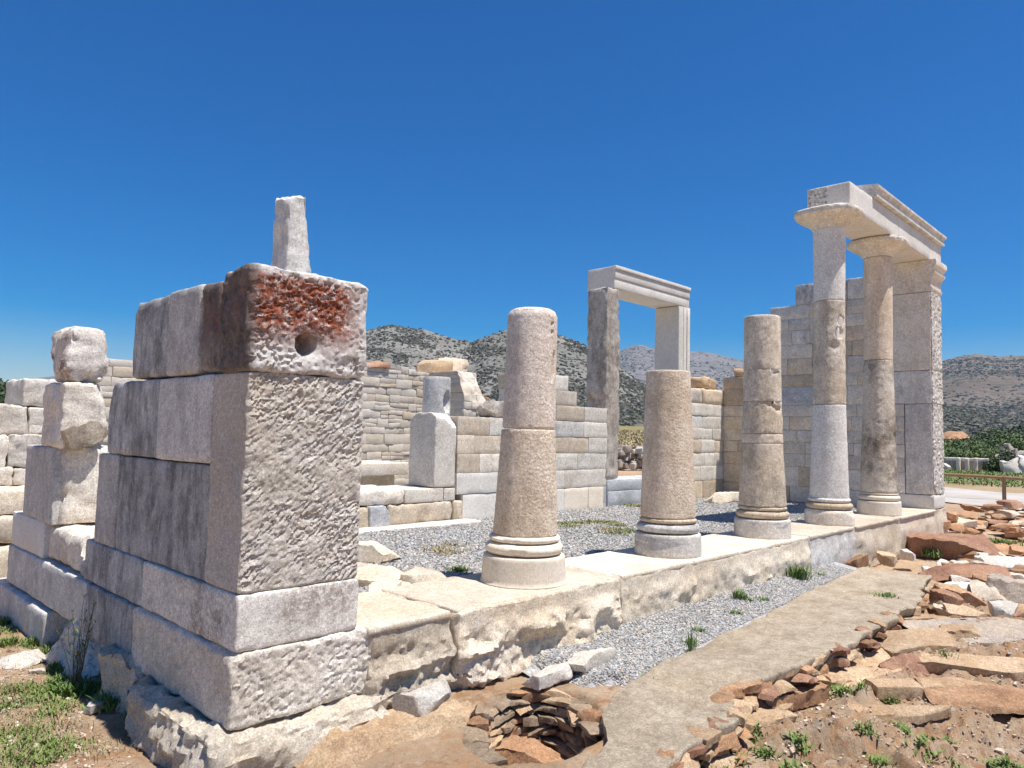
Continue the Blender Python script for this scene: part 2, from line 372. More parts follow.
def mk_ground():
    g = G('dry_earth', rough=.95, spec=.1).world()
    c = g.mix(g.rmp(g.noise(1.1, 5, .6), .35, .65), (.40, .265, .16), (.53, .39, .255))
    st = g.noise(2.2, 6, .7, g.scl(g.co, (1, 3.2, 1), (0, 0, .35)), .6)
    c = g.mix(g.rmp(st, .50, .62, 0, .75), c, (.46, .25, .12))
    c = g.mix(g.rmp(g.noise(3.1, 8, .8), .53, .64, 0, .8), c, (.57, .46, .34)); c = g.mix(g.rmp(g.noise(5.0, 8, .8), .54, .62, 0, .7), c, (.33, .16, .075))
    c = g.mix(g.rmp(g.noise(26, 4, .7), .55, .75, 0, .7), c, (.24, .165, .105))
    c = g.mix(g.rmp(g.voro(75), .0, .35, .55, 0), c, (.58, .50, .40))
    ln = g.n.new('ShaderNodeVectorMath'); ln.operation = 'LENGTH'; g.l.new(g.co, ln.inputs[0])
    far = g.rmp(ln.outputs['Value'], 22, 45)
    gr = g.mix(g.rmp(g.noise(.35, 8, .78), .42, .6), (.32, .25, .12), (.12, .16, .055)); gr = g.mix(g.rmp(g.noise(2.6, 6, .8), .45, .6, 0, .7), gr, (.20, .15, .075))
    c = g.mix(far, c, gr)
    g.bump(g.noise(9, 8, .75), 1, .035); g.bump(g.noise(40, 7, .8), 1, .012); g.bump(st, .6, .03)
    return g.done(c)
M['ground'] = mk_ground()
X, Y = np.meshgrid(gx, gy, indexing='ij'); V, F = grid_mesh(X, Y, gh(X, Y))
tag(mesh('ground', V, F, M['ground'], smooth=180, origin=np.zeros(3)), 'dry stony earth around the ruin', kind='structure')
# interior floor of crushed stone
gx2 = axis_grid([(.3, 12.4, .08)]); gy2 = axis_grid([(.5, 4.6, .08), (4.6, 12.2, .3)])
X, Y = np.meshgrid(gx2, gy2, indexing='ij')
def floor_h(x, y): return -.06+.018*fbm(np.stack([x, y, 0*x], -1)*.9, 41, 3)
V, F = grid_mesh(X, Y, floor_h(X, Y)); tag(mesh('gravel_floor', V, F, M['gravel'], smooth=180, origin=np.zeros(3)), 'grey gravel floor inside the temple', kind='structure')
# gravel strip outside the stylobate
ts = np.linspace(0, 1, 60); SX = 1.95+ts*5.6
edge_y = np.interp(SX, AW[3:, 0], AW[3:, 1])-.07
X = np.repeat(SX[:, None], 14, 1); Y = .06+(edge_y-.06)[:, None]*np.linspace(0, 1, 14)[None]
def strip_h(x, y): return wallz(x)-.022+.010*fbm(np.stack([x, y, 0*x], -1)*2, 44, 3)+.05*ss(-.45, .1, y)-.07*ss(2.25, 2.0, x+.2*vn(np.stack([x, y*6, 0*x], -1), 3))
V, F = grid_mesh(X, Y, strip_h(X, Y)); tag(mesh('gravel_strip', V, F[:, ::-1], M['gravel'], smooth=180, origin=np.zeros(3)), 'grey gravel strip along the foot of the stylobate', kind='structure')
def pebbles(P, size):
    n = len(P); base = np.array([[-1, -1, -1], [1, -1, -1], [1, 1, -1], [-1, 1, -1], [-1, -1, 1], [1, -1, 1], [1, 1, 1], [-1, 1, 1]], float)*.5
    V = base[None]*(1+rng.uniform(-.35, .35, (n, 8, 3)))*np.stack([rng.uniform(.7, 1.3, n), rng.uniform(.6, 1.1, n), rng.uniform(.45, .8, n)], -1)[:, None]*size[:, None, None]
    a = rng.uniform(0, 6.28, n); b = rng.uniform(-.6, .6, n)
    c, s = np.cos(b)[:, None], np.sin(b)[:, None]; V = np.stack([V[..., 0]*c-V[..., 2]*s, V[..., 1], V[..., 0]*s+V[..., 2]*c], -1)
    c, s = np.cos(a)[:, None], np.sin(a)[:, None]; V = np.stack([V[..., 0]*c-V[..., 1]*s, V[..., 0]*s+V[..., 1]*c, V[..., 2]], -1)
    V = (V+P[:, None]).reshape(-1, 3)
    f = np.array([[0, 3, 2, 1], [4, 5, 6, 7], [0, 1, 5, 4], [1, 2, 6, 5], [2, 3, 7, 6], [3, 0, 4, 7]])
    return V, (f[None]+8*np.arange(n)[:, None, None]).reshape(-1, 4)
n = 25000; x = 2.05+5.3*rng.random(n)**1.35; y0 = np.interp(x, AW[3:, 0], AW[3:, 1]); y = .05+(y0-.02)*rng.random(n)
keep = y > y0+.01; x, y = x[keep], y[keep]
V, F = pebbles(np.stack([x, y, strip_h(x, y)+.004], -1), rng.uniform(.007, .018, len(x)))
tag(mesh('gravel', V, F, M['pebble'], smooth=0, origin=np.zeros(3)), 'loose grey pebbles of the strip below the stylobate', kind='stuff')
n = 56000; x = 1.2+10.8*rng.random(n)**1.2; y = .7+3.1*rng.random(n)
V, F = pebbles(np.stack([x, y, floor_h(x, y)+.005], -1), rng.uniform(.010, .027, n))
tag(mesh('gravel', V, F, M['pebble'], smooth=0, origin=np.zeros(3)), 'loose grey pebbles of the floor inside the columns', kind='stuff')
# small chips and grit on the soil in front and at the left
n = 15000; x = np.concatenate([rng.uniform(1.2, 9, n//2), rng.uniform(-1.6, -.25, n//2)]); y = np.concatenate([rng.uniform(-2.8, -1.2, n//2), rng.uniform(-.6, 4.2, n//2)])
def grit_mat():
    g = G('soil_chips'); r = g.n.new('ShaderNodeNewGeometry').outputs['Random Per Island']
    return g.done(g.mix(r, (.30, .185, .11), (.62, .53, .42)))
M['grit'] = grit_mat()
V, F = pebbles(np.stack([x, y, gh(x, y)+.002], -1), rng.uniform(.004, .016, n)*np.where(rng.random(n) < .06, 2.4, 1))
tag(mesh('grit', V, F, M['grit'], smooth=0, origin=np.zeros(3)), 'stone chips scattered on the brown soil', kind='stuff')
# pale road beyond the ruin
dr = np.array([math.sin(1.36), math.cos(1.36)]); tn = np.array([-dr[1], dr[0]])
g = G('pale_road').world(); c = g.mix(g.rmp(g.noise(.6, 6, .7), .4, .62), (.42, .37, .31), (.50, .46, .41)); M['road'] = g.done(g.mix(g.rmp(g.noise(2.0, 5, .7), .55, .75, 0, .5), c, (.42, .34, .24)))
rs = np.linspace(-50, 7, 91); rw_ = np.linspace(0, 1, 9); X = np.empty((91, 9)); Y = np.empty((91, 9))
for i, s in enumerate(rs):
    for j, t in enumerate(rw_):
        d = 24.3+.5*math.sin(s*.7)+.3*math.sin(s*1.9)+t*(8.2+.3*math.sin(s*.9)); p = CAMP[:2]+dr*d+tn*s; X[i, j], Y[i, j] = p
V, F = grid_mesh(X, Y, gh(X, Y)+.03); tag(mesh('road', V, F[:, ::-1], M['road'], smooth=180, origin=np.zeros(3)), 'pale dusty track behind the fence', kind='structure')

def ae(u, v):
    d = CF*FPX+CR*(u-512)-CU*(v-384); return math.atan2(d[0], d[1]), d[2]/math.hypot(d[0], d[1])
HILLS = {}
def hill(pts, D, mat, label, n=360, rough=.05, r0=.42, sc=1.0, seed=1):
    A = np.array([ae(u, v) for u, v in pts]); az = np.linspace(A[0, 0], A[-1, 0], n); el = np.interp(az, A[:, 0], A[:, 1])
    k = np.ones(7)/7; el = np.convolve(np.pad(el, 3, 'edge'), k, 'valid')*.6+el*.4
    t = np.concatenate([np.linspace(r0, 1, 90), np.linspace(1.02, 1.6, 20)])
    R = D*t[None]*np.ones((n, 1)); f = np.where(t <= 1, ((t-r0)/(1-r0))**1.15, np.maximum(0, 1-(t-1)/.6)**1.2)[None]
    X = CAMP[0]+R*np.sin(az)[:, None]; Y = CAMP[1]+R*np.cos(az)[:, None]
    H = (el*D)[:, None]*f; P = np.stack([X, Y, 0*X], -1)
    rd = np.abs(vn(P*(3.2*sc/D*2), seed))-.35+.5*fbm(P*(9*sc/D*2), seed+3, 5, .6)+.22*fbm(P*(60*sc/D*2), seed+7, 3, .7)
    mx = max(.02, el.max())*D
    Z = CAMP[2]-1.7+H+(f*mx*rough*2*rd)*np.where(t <= 1, 1-.65*f, 1)
    HILLS[seed] = (X, Y, Z, len(t))
    V, F = grid_mesh(X, Y, Z)
    tag(mesh('hills', V, F[:, ::-1], mat, smooth=180, origin=np.zeros(3)), label, kind='structure')
def hill_mat(name, a, b, veg, sv, amt, s2, lo=.5, hi=.56):
    g = G(name, rough=1, spec=.0).world()
    c = g.mix(g.rmp(g.noise(s2, 6, .65), .4, .6), a, b)
    c = g.mix(g.rmp(g.noise(s2*4, 6, .7), .5, .7, 0, .5), c, tuple(.55*x for x in a))
    vm = g.rmp(g.noise(sv, 4, .75), lo, hi); den = g.rmp(g.noise(s2*1.6, 4, .6), .32, .62, .25, 1)
    c = g.mix(g.math('MULTIPLY', g.math('MULTIPLY', vm, den), amt), c, veg)
    g.bump(g.noise(sv*.6, 5, .7), 1, 1.2/sv*.5)
    return g.done(c)
M['hill_near'] = hill_mat('rocky_hillside', (.225, .21, .185), (.32, .295, .265), (.085, .09, .065), .42, .8, .012, .46, .54)
M['hill_far'] = hill_mat('far_mountain', (.19, .175, .17), (.27, .245, .235), (.06, .075, .055), .05, .8, .0022)
M['hill_right'] = hill_mat('scrubby_mountain', (.155, .12, .095), (.23, .19, .15), (.055, .065, .045), .055, .9, .0035, .5, .58)
M['hill_dark'] = hill_mat('dark_scrub_hill', (.10, .105, .06), (.16, .145, .10), (.035, .048, .022), .09, .9, .008, .38, .5)
hill([(-700, 385), (-300, 392), (-60, 386), (0, 382), (30, 377), (80, 372), (150, 368), (260, 372), (400, 390), (500, 410)], 3600, M['hill_far'], 'far hazy blue ridge on the left skyline', seed=4)
hill([(120, 420), (200, 395), (280, 362), (330, 340), (366, 328), (377, 325), (391, 323), (424, 328), (448, 335), (471, 341), (488, 334), (506, 328), (525, 327), (559, 334), (584, 344), (600, 354), (621, 367), (645, 383), (670, 401), (700, 420), (740, 434)], 620, M['hill_near'], 'grey rocky hill with dark scrub behind the ruin', n=520, rough=.035, seed=11)
hill([(480, 400), (560, 372), (600, 357), (621, 349), (630, 345), (640, 344), (653, 348), (675, 351), (691, 352), (712, 354), (744, 361), (800, 370), (860, 376), (940, 384), (1040, 400)], 2600, M['hill_far'], 'blue grey mountain with a bare rocky top', rough=.03, seed=22)
hill([(800, 400), (880, 382), (941, 361), (950, 358.5), (961, 355.5), (975, 353), (997, 355.5), (1024, 355), (1100, 352), (1250, 345), (1500, 370)], 1900, M['hill_right'], 'broad scrubby mountain at the right edge', rough=.03, seed=35)
hill([(820, 430), (900, 403), (941, 401), (956, 403), (972, 408), (992, 415), (1024, 416), (1080, 410), (1200, 400), (1500, 410)], 700, M['hill_dark'], 'low dark green scrub hill below the right mountain', rough=.03, seed=47)

def scrub(seed, n, s0, s1, mat, label, tlo=0., thi=.98, clump=.0):
    X, Y, Z, nt_ = HILLS[seed]; a = rng.uniform(0, X.shape[0]-1.01, n); b = (tlo+(thi-tlo)*rng.random(n))*89; ia, ib = a.astype(int), b.astype(int); fa, fb = a-ia, b-ib
    W_ = lambda Q: (Q[ia, ib]*(1-fa)+Q[ia+1, ib]*fa)*(1-fb)+(Q[ia, ib+1]*(1-fa)+Q[ia+1, ib+1]*fa)*fb
    P = np.stack([W_(X), W_(Y), W_(Z)], -1)
    d = fbm(P*np.array([1, 1, 1])/(s1*11), seed+60, 3)+.5*vn(P/(s1*40), seed+61); k = rng.random(n) < ss(-.35, .30, d)*(1-clump)+clump; P = P[k]
    V, F = pebbles(P, rng.uniform(s0, s1, len(P))*rng.uniform(.6, 1, len(P)))
    tag(mesh('scrub', V, F, mat, smooth=0, origin=np.zeros(3)), label, kind='stuff')
def scrub_mat(name, a, b):
    g = G(name, rough=1, spec=0); r = g.n.new('ShaderNodeNewGeometry').outputs['Random Per Island']; return g.done(g.mix(r, a, b))
M['scrub'] = scrub_mat('hill_scrub', (.07, .073, .05), (.18, .17, .14)); M['scrub_far'] = scrub_mat('far_scrub', (.08, .086, .07), (.13, .13, .105))
scrub(11, 40000, .9, 2.8, M['scrub'], 'dark scrub dotting the rocky hill', .1, 1.0, .12)
scrub(47, 22000, 1.2, 3.2, M['scrub'], 'scrub covering the low dark hill', .0, 1.0, .3)
scrub(35, 22000, 2, 5.5, M['scrub_far'], 'patches of scrub on the broad right mountain', .1, 1.0, .05)
scrub(22, 9000, 3, 7, M['scrub_far'], 'patches of scrub on the far mountain', .1, .97, .05)
# ------------------------------------------------------------------ the temple: left wall, its base, and its broken continuation
PW = .70
def pick(sx=1, sz=1, amp=.012, sc=16, seed=1):
    """slanting pick marks on the face that looks along -Y"""
    def fn(P, N):
        m = np.clip(-N[:, 1], 0, 1)
        a = P[:, 0]*.72+P[:, 2]*.70; b = P[:, 0]*-.70+P[:, 2]*.72
        q = np.stack([a*sc*.80, b*sc*1.25, P[:, 1]*0], -1); q = q+.5*np.stack([vn(P*11, seed+4), vn(P*11, seed+6), 0*a], -1)
        n1 = 1-np.abs(vn(q, seed))*2; n2 = 1-np.abs(vn(q*2.1+9, seed+2))*2
        return m*amp*(n1*.9+.55*n2+.35*fbm(P*26, seed+8, 3))
    return fn
def rough(amp, sc, seed=1):
    def fn(P, N): return amp*(1-2*np.abs(vn(P*sc, seed)))+amp*.7*fbm(P*sc*2.4, seed+3, 3)
    return fn
def strokes(x0, x1, z0, z1, n, ang, dang, L, wd, dep, seed):
    """many short mason's pick strokes in a face that looks along -Y"""
    rg = np.random.default_rng(seed); S = [(rg.uniform(x0, x1), rg.uniform(z0, z1), ang+rg.normal(0, dang), rg.uniform(.6, 1.4)*L, rg.uniform(.6, 1.4)*wd, rg.uniform(.5, 1.3)*dep) for _ in range(n)]
    def fn(P, N):
        m = np.clip(-N[:, 1], 0, 1); D = np.zeros(len(P)); idx = np.where(m > .3)[0]; X, Z = P[idx, 0], P[idx, 2]
        wx = .006*vn(P[idx]*30, seed); X = X+wx; Z = Z+.006*vn(P[idx]*30, seed+1); d = np.zeros(len(idx))
        for cx, cz, a, l, w_, h in S:
            k = np.where((np.abs(X-cx) < l) & (np.abs(Z-cz) < l))[0]
            if len(k) == 0: continue
            u = (X[k]-cx)*math.cos(a)+(Z[k]-cz)*math.sin(a); v = -(X[k]-cx)*math.sin(a)+(Z[k]-cz)*math.cos(a)
            e = np.clip(1-(2*u/l)**2, 0, 1)**.6; t = v/w_+.5; g_ = np.where((t > 0) & (t < 1), t**.8, 0)*np.clip((1-t)/.14, 0, 1)
            d[k] = np.maximum(d[k]*(1-.75*(g_*e > .12)), h*e*g_)
        D[idx] = -d*(.45+1.1*ss(-.45, .25, fbm(P[idx]*5, seed+9, 3))); return m*D
    return fn
# base courses (bottom step, moulded plinth)
base = thing('wall_base', 'two low stepped courses of pale blocks carrying the tall corner of marble blocks', 'wall base', (0, 0, -.36))
blk('step_block', M['marble'], base, -.02, .80, -.02, 1.33, -.36, 0, r=.02, amp=.007, res=.0095, fn=lambda P, N: strokes(.0, .79, -.35, -.01, 520, .5, .9, .05, .024, .009, 15)(P, N)+rough(.0035, 22, 3)(P, N), seed=11, chip=1.0)
blk('step_block', M['marble_dark'], base, -.02, .74, 1.335, 2.22, -.345, 0, r=.015, res=.05, seed=12)
blk('step_block', M['marble_grey'], base, -.02, .74, 2.225, 4.45, -.33, 0, r=.015, res=.06, seed=13)
blk('step_block', M['marble_grey'], base, -.07, .60, 3.0, 4.75, -.63, -.345, r=.02, res=.06, seed=14)
blk('plinth_block', M['marble_plinth'], base, -.004, .705, -.006, 1.25, .0, .28, r=.012, amp=.003, res=.022, seed=15, chip=.8)
blk('plinth_block', M['marble_dark'], base, -.002, .70, 1.255, 2.36, .0, .285, r=.015, res=.05, seed=16)
blk('plinth_block', M['marble'], base, .01, .62, 2.40, 3.40, .0, .285, r=.06, amp=.02, res=.04, seed=17, cuts=[((0, 2.55, .25), (-.5, -1, .6), .05)], label='broken rough plinth block in front of the second pier')
blk('plinth_block', M['marble_white'], base, -.004, .55, 3.42, 4.45, .0, .295, r=.01, amp=.001, res=.08, seed=18, label='clean new plinth block')
# corner pier
pier = thing('corner_wall', 'tall corner of big marble blocks with a rust stained top block and a round hole', 'wall', (.35, 1, .28))
blk('wall_block', M['marble_pick'], pier, .0, PW, .0, .40, .28, 1.385, r=.014, amp=.004, res=.0068, fn=lambda P, N: strokes(.02, PW-.015, .29, 1.38, 1500, .72, .26, .064, .025, .0135, 5)(P, N)+np.clip(-N[:, 1], 0, 1)*(.007*fbm(P*7, 8, 3)+.005*fbm(P*38, 9, 3)), seed=21, chip=.7, label='tall block with slanting pick marks')
blk('wall_block', M['marble_dark'], pier, .012, PW, .405, 1.80, .28, .895, r=.012, res=.05, seed=22, label='dark patinated block')
blk('wall_block', M['marble_grey'], pier, .004, PW, 1.805, 2.21, .28, .90, r=.012, res=.05, seed=24)
blk('wall_block', M['marble_grey'], pier, .0, PW, .405, 1.165, .90, 1.385, r=.014, res=.045, seed=25)
blk('wall_block', M['marble_dark'], pier, .002, PW, 1.17, 2.06, .90, 1.39, r=.02, res=.045, seed=26, cuts=[((.0, 2.02, 1.3), (0, 1, .5), .06)])
blk('wall_block', M['marble_dark'], pier, .0, PW, 1.08, 1.66, 1.40, 1.905, r=.03, res=.045, seed=27, cuts=[((.0, 1.64, 1.8), (0, 1, .7), .05)])
blk('wall_block', M['marble_grey'], pier, -.004, PW, .62, 1.075, 1.395, 1.91, r=.02, res=.045, seed=28)
STK = strokes(.0, PW, 1.40, 1.90, 620, .35, .8, .06, .030, .016, 25)
def hole_fn(P, N):
    m = np.clip(-N[:, 1], 0, 1); d = np.hypot((P[:, 0]-.312)/1.0, (P[:, 2]-1.548)/.92)
    bowl = ss(.12, .05, d)*.018
    h = ss(.068, .052, d)*.15
    nn = (rough(.005, 34, 41)(P, N)+STK(P, N))*ss(.055, .10, d)
    return m*(-h-bowl)+m*nn+(1-m)*rough(.005, 18, 42)(P, N)
g = G('rust_lichen_marble').off()
c = g.mix(g.rmp(g.noise(3, 5), .35, .65), (.60, .54, .48), (.69, .65, .60)); c = g.mix(g.rmp(g.noise(14, 6, .75), .52, .66, 0, .7), c, (.20, .18, .17))
zz_ = g.axis(2); xx_ = g.axis(0)
mk = g.math('MULTIPLY', g.rmp(zz_, .12, .27), g.rmp(zz_, .545, .495)); mk = g.math('MULTIPLY', mk, g.rmp(xx_, .33, .20))
mk = g.math('MULTIPLY', mk, g.rmp(g.noise(8, 8, .75), .22, .40)); mk = g.math('MULTIPLY', mk, g.rmp(g.noise(32, 7, .82), .36, .50))
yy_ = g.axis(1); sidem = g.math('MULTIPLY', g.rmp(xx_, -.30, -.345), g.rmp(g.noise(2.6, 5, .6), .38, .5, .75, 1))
c = g.mix(mk, c, g.mix(g.rmp(g.noise(24, 6, .8), .38, .62), (.14, .036, .018), (.34, .095, .042)))
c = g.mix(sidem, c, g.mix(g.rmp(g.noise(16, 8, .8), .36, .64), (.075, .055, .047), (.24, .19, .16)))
c = g.mix(.8, c, g.mix(g.rmp(g.noise(60, 6, .85), .28, .72), (.14, .14, .14), (.88, .87, .86)), 'SOFT_LIGHT')
g.bump(g.noise(26, 8, .8), 1, .009); g.bump(g.noise(80, 6, .8), 1, .004); M['rust_block'] = g.done(c)
blk('wall_block', M['rust_block'], pier, -.012, PW-.004, -.012, .34, 1.39, 1.932, r=.026, amp=.010, res=.0085, fn=hole_fn, seed=29, chip=.5, label='top block with red stains and a round hole')
blk('wall_block', M['rust_block'], pier, -.006, PW, .36, .615, 1.395, 1.90, r=.045, amp=.010, res=.03, seed=30, chip=1.0)
# second pier of the same wall, beyond the gap
p2 = thing('broken_wall', 'stack of three broken marble blocks beyond the gap in the stepped wall', 'wall', (.2, 3.6, .29))
blk('wall_block', M['marble_grey'], p2, -.004, .33, 3.22, 4.13, .29, .905, r=.012, res=.04, seed=31, cuts=[((.06, 3.2, .5), (-1, -1.6, .12), .03)])
blk('wall_block', M['marble'], p2, .05, .42, 3.17, 3.6, .29, .93, r=.05, amp=.02, res=.03, seed=32, chip=1.2)
blk('wall_block', M['marble'], p2, -.004, .36, 3.13, 3.70, .91, 1.43, r=.025, amp=.014, res=.028, seed=33, fn=rough(.008, 14, 9), cuts=[((.22, 3.13, 1.02), (.45, -.9, -.75), .05), ((.30, 3.2, 1.30), (1, -.35, .25), .05)])
blk('wall_block', M['marble_rust'], p2, -.0, .33, 3.12, 3.62, 1.435, 1.90, r=.09, amp=.03, res=.028, seed=34, chip=.8, cuts=[((.3, 3.2, 1.85), (1, -.3, .8), .04), ((0, 3.15, 1.5), (-.6, -1, 0), .05)])
V, F = rock(.20, 3.13, .915, .30, .2, .17, seed=35, rz=.15); o = mesh('wall_block', V, F, M['marble_tan'], p2); o.rotation_euler = (0, -.35, 0)
# remainder of the wall farther back
p3 = thing('ruined_wall', 'low stepped remains of rough pale blocks farthest along the ruined flank', 'wall', (.4, 5.9, -.06))
for i, (x0, x1, y0, z0, z1) in enumerate([(.24, .75, 5.5, 1.28, 1.56), (.0, .29, 5.45, .98, 1.27), (.30, .62, 5.48, .98, 1.26), (-.2, .12, 5.4, .64, .97), (.125, .55, 5.42, .64, .975), (-.25, .16, 5.3, .46, .635), (.17, .6, 5.35, .46, .635)]):
    blk('wall_block', M['marble' if i % 2 else 'rock_white'], p3, x0, x1, y0, 6.3, z0, z1, r=.018, amp=.016, res=.03, fn=rough(.010, 14, 50+i), seed=50+i)
blk('wall_block', M['floor_slab'], p3, -.4, .7, 4.95, 6.4, .2, .455, r=.04, amp=.02, res=.07, seed=58)
blk('wall_block', M['foot_stone'], p3, -.5, .7, 4.85, 6.4, -.06, .195, r=.05, amp=.03, res=.07, seed=59)
blk('wall_block', M['foot_stone'], p3, -.6, .7, 4.80, 6.4, -.62, -.065, r=.06, amp=.03, res=.08, seed=60)
# stones under the left corner
for i, (u, v, X0, args, mt, lab) in enumerate([
    (0, 0, 0, (.30, .60, -.70, 1.15, 1.75, .345), 'foot_stone', 'big rough pale foundation rock under the corner of the stepped base'),
    (0, 0, 0, (.14, 1.42, -.70, .54, .62, .33), 'foot_stone', 'cracked yellowish foundation stone at the left foot of the stepped base'),
    (0, 0, 0, (.12, 2.35, -.72, .48, 1.0, .37), 'rock_white', 'white weathered foundation stone behind the tall dry weed')]):
    V, F = rock(*args, seed=70+i, ncut=6 if i else 3, res=.022, amp=.14, rough=.3)
    if i == 0:
        V, F = block(-.15, .84, -.16, 1.08, -.74, -.362, r=.04, amp=.03, res=.02, sc=4, seed=75, chip=1.4, fn=lambda P, N: rough(.020, 9, 76)(P*np.array([1, 1, 1.6]), N)+rough(.008, 26, 77)(P, N), cuts=[((-.15, -.16, -.5), (-1, -1, -.3), .10), ((.8, -.2, -.55), (.6, -1, -.3), .10), ((-.15, .95, -.5), (-1, .7, 0), .08)])
    tag(mesh('foundation_stone', V, F, M[mt]), lab, 'stone')

# ------------------------------------------------------------------ stylobate
sty = thing('stylobate', 'long low platform of worn pale slabs carrying the row of columns', 'platform', (6.7, .3, -.5))
def sty_fn(seed, k=1.0):
    def fn(P, N):
        m = np.clip(-N[:, 1], 0, 1); low = ss(-.08, -.20, P[:, 2])
        b = .035*(1-2*np.abs(vn(P*np.array([3.2, 1, 6]), seed)))+.03*fbm(P*9, seed+1, 4, .6)+.010*fbm(P*34, seed+2, 2)
        b = b+.014*(1-2*np.abs(vn(P*17, seed+7)))
        return m*(low*b*k-.015*(1-low))
    return fn
blk('stylobate_block', M['foot_stone'], sty, .74, 1.375, -.05, .80, -.47, -.004, r=.035, amp=.008, res=.016, fn=sty_fn(81, 1.2), seed=81, chip=1.2)
blk('stylobate_block', M['foot_stone'], sty, 1.385, 3.10, -.09, .74, -.50, .0, r=.025, amp=.008, res=.017, fn=sty_fn(82, 1.25), seed=82, chip=1.2, cuts=[((1.9, -.1, -.5), (-.2, -1, -1.6), .16), ((2.8, -.1, -.5), (.2, -1, -2.0), .16)])
blk('stylobate_block', M['foot_stone'], sty, 3.125, 6.83, -.06, .74, -.52, -.002, r=.03, amp=.006, res=.024, fn=sty_fn(83, .6), seed=83, chip=.8)
blk('stylobate_block', M['marble_grey'], sty, 6.845, 8.30, -.05, .74, -.52, .0, r=.025, amp=.006, res=.05, fn=sty_fn(84, .7), seed=84)
blk('stylobate_block', M['foot_stone'], sty, 8.31, 10.2, -.04, .74, -.60, -.002, r=.02, amp=.005, res=.06, fn=sty_fn(85, .6), seed=85)
blk('stylobate_block', M['marble_tan'], sty, 10.21, 12.83, -.03, .74, -.62, -.0, r=.015, amp=.005, res=.07, fn=sty_fn(86, .4), seed=86)
# clean tops of the slabs: worn cream crust, same stone under it
for i, (x0, x1) in enumerate([(.75, 1.36), (1.40, 3.08), (3.15, 6.8), (6.86, 8.28), (8.33, 10.18), (10.23, 12.1)]):
    blk('worn_top', M['floor_slab'], sty, x0, x1, -.045, .77, -.04, .006, r=.016, amp=.004, res=.04, seed=90+i, chip=1.4)
# flat slabs on the floor behind the first slabs
slab_lab = ['thin pale slab lying beside the tall pier', 'broad pale slab with a broken edge next to the first column', 'small tan slab tight against the foot of the tall pier', 'low cream slab fragment between two broader slabs', 'thick broken slab lying loose on the gravel']
for i, (x, y, z, sx, sy, sz, rz) in enumerate([(1.72, 1.12, -.075, .42, .50, .09, .5), (1.96, .90, -.08, .42, .32, .088, .6), (1.80, 1.58, -.085, .34, .28, .08, .2), (1.47, .82, -.07, .34, .2, .078, .7), (2.24, 2.06, -.06, .40, .46, .13, .4)]):
    V, F = rock(x, y, z, sx, sy, sz, seed=100+i, rz=rz, ncut=4, res=.03, amp=.07, rough=.1); tag(mesh('stone_slab', V, F, M['floor_slab']), slab_lab[i], 'slab')
# white and brown stones along its foot
for i, (u, v, sx, sy, sz, z, mt, lab) in enumerate([(432, 702, .42, .15, .10, -.475, 'rock_white', 'white chipped stone wedged under the first slabs of the platform'), (558, 675, .46, .16, .08, -.475, 'rock_white', 'pale split stone at the left end of the gravel strip'), (596, 661, .42, .14, .10, -.455, 'rock_white', 'flat white stone under the broken bottom of the long slab'), (405, 690, .3, .2, .2, -.60, 'schist_tan', 'brown crumbling stone below the joint of the first slabs')]):
    p = at(u, v, 'z', z+sz*.6); V, F = rock(p[0], p[1]+.05, z, sx, sy, sz, seed=110+i, rz=.05, ncut=5, res=.025); tag(mesh('stone', V, F, M[mt]), lab, 'stone')

# ------------------------------------------------------------------ columns
CX = [.6956+1.6997+2*k for k in range(5)]; CY = .32
def shaft_fn(seed, amp=.0035, chips=()):
    def fn(P, N):
        d = amp*fbm(P*9, seed, 4, .6)+amp*.6*fbm(P*40, seed+3, 2)
        for (px, py, pz, r, dep) in chips:
            q = np.sqrt(((P-np.array([px, py, pz]))**2).sum(1))+.25*r*vn(P*20, seed+5); d = d-dep*ss(r, r*.45, q)
        return d
    return fn
LEAN = {}
def lean(V, col):
    k = LEAN.get(col.name, 0); V[:, 0] += .68*k*V[:, 2]; V[:, 1] -= .73*k*V[:, 2]; return V
def drum(col, mat, cx, r0, r1, z0, z1, seed, amp=.0035, chips=(), top=.008, bot=.006, step=.022, label=None, slant=None):
    pr = dense([(r0-bot, z0), (r0, z0+bot*1.3), (r1, z1-top*1.2), (r1-top*.35, z1-top*.4), (r1-top, z1)], step)
    V, F = lathe(cx, CY, pr, 96, shaft_fn(seed, amp, chips))
    if slant: V[:, 2] += slant*fbm(V*4, seed+8, 3)*ss(z1-.25, z1, V[:, 2])
    V = lean(V, col); o = mesh('shaft_drum', V, F, mat, col)
    if label: o['label'] = label
    return o
def torus_prof(z0, z1, r, ri): return [(ri, z0)]+[(ri+(r-ri)*math.sin(t), (z0+z1)/2-(z1-z0)/2*math.cos(t)) for t in np.linspace(.25, math.pi-.25, 12)]+[(ri, z1)]
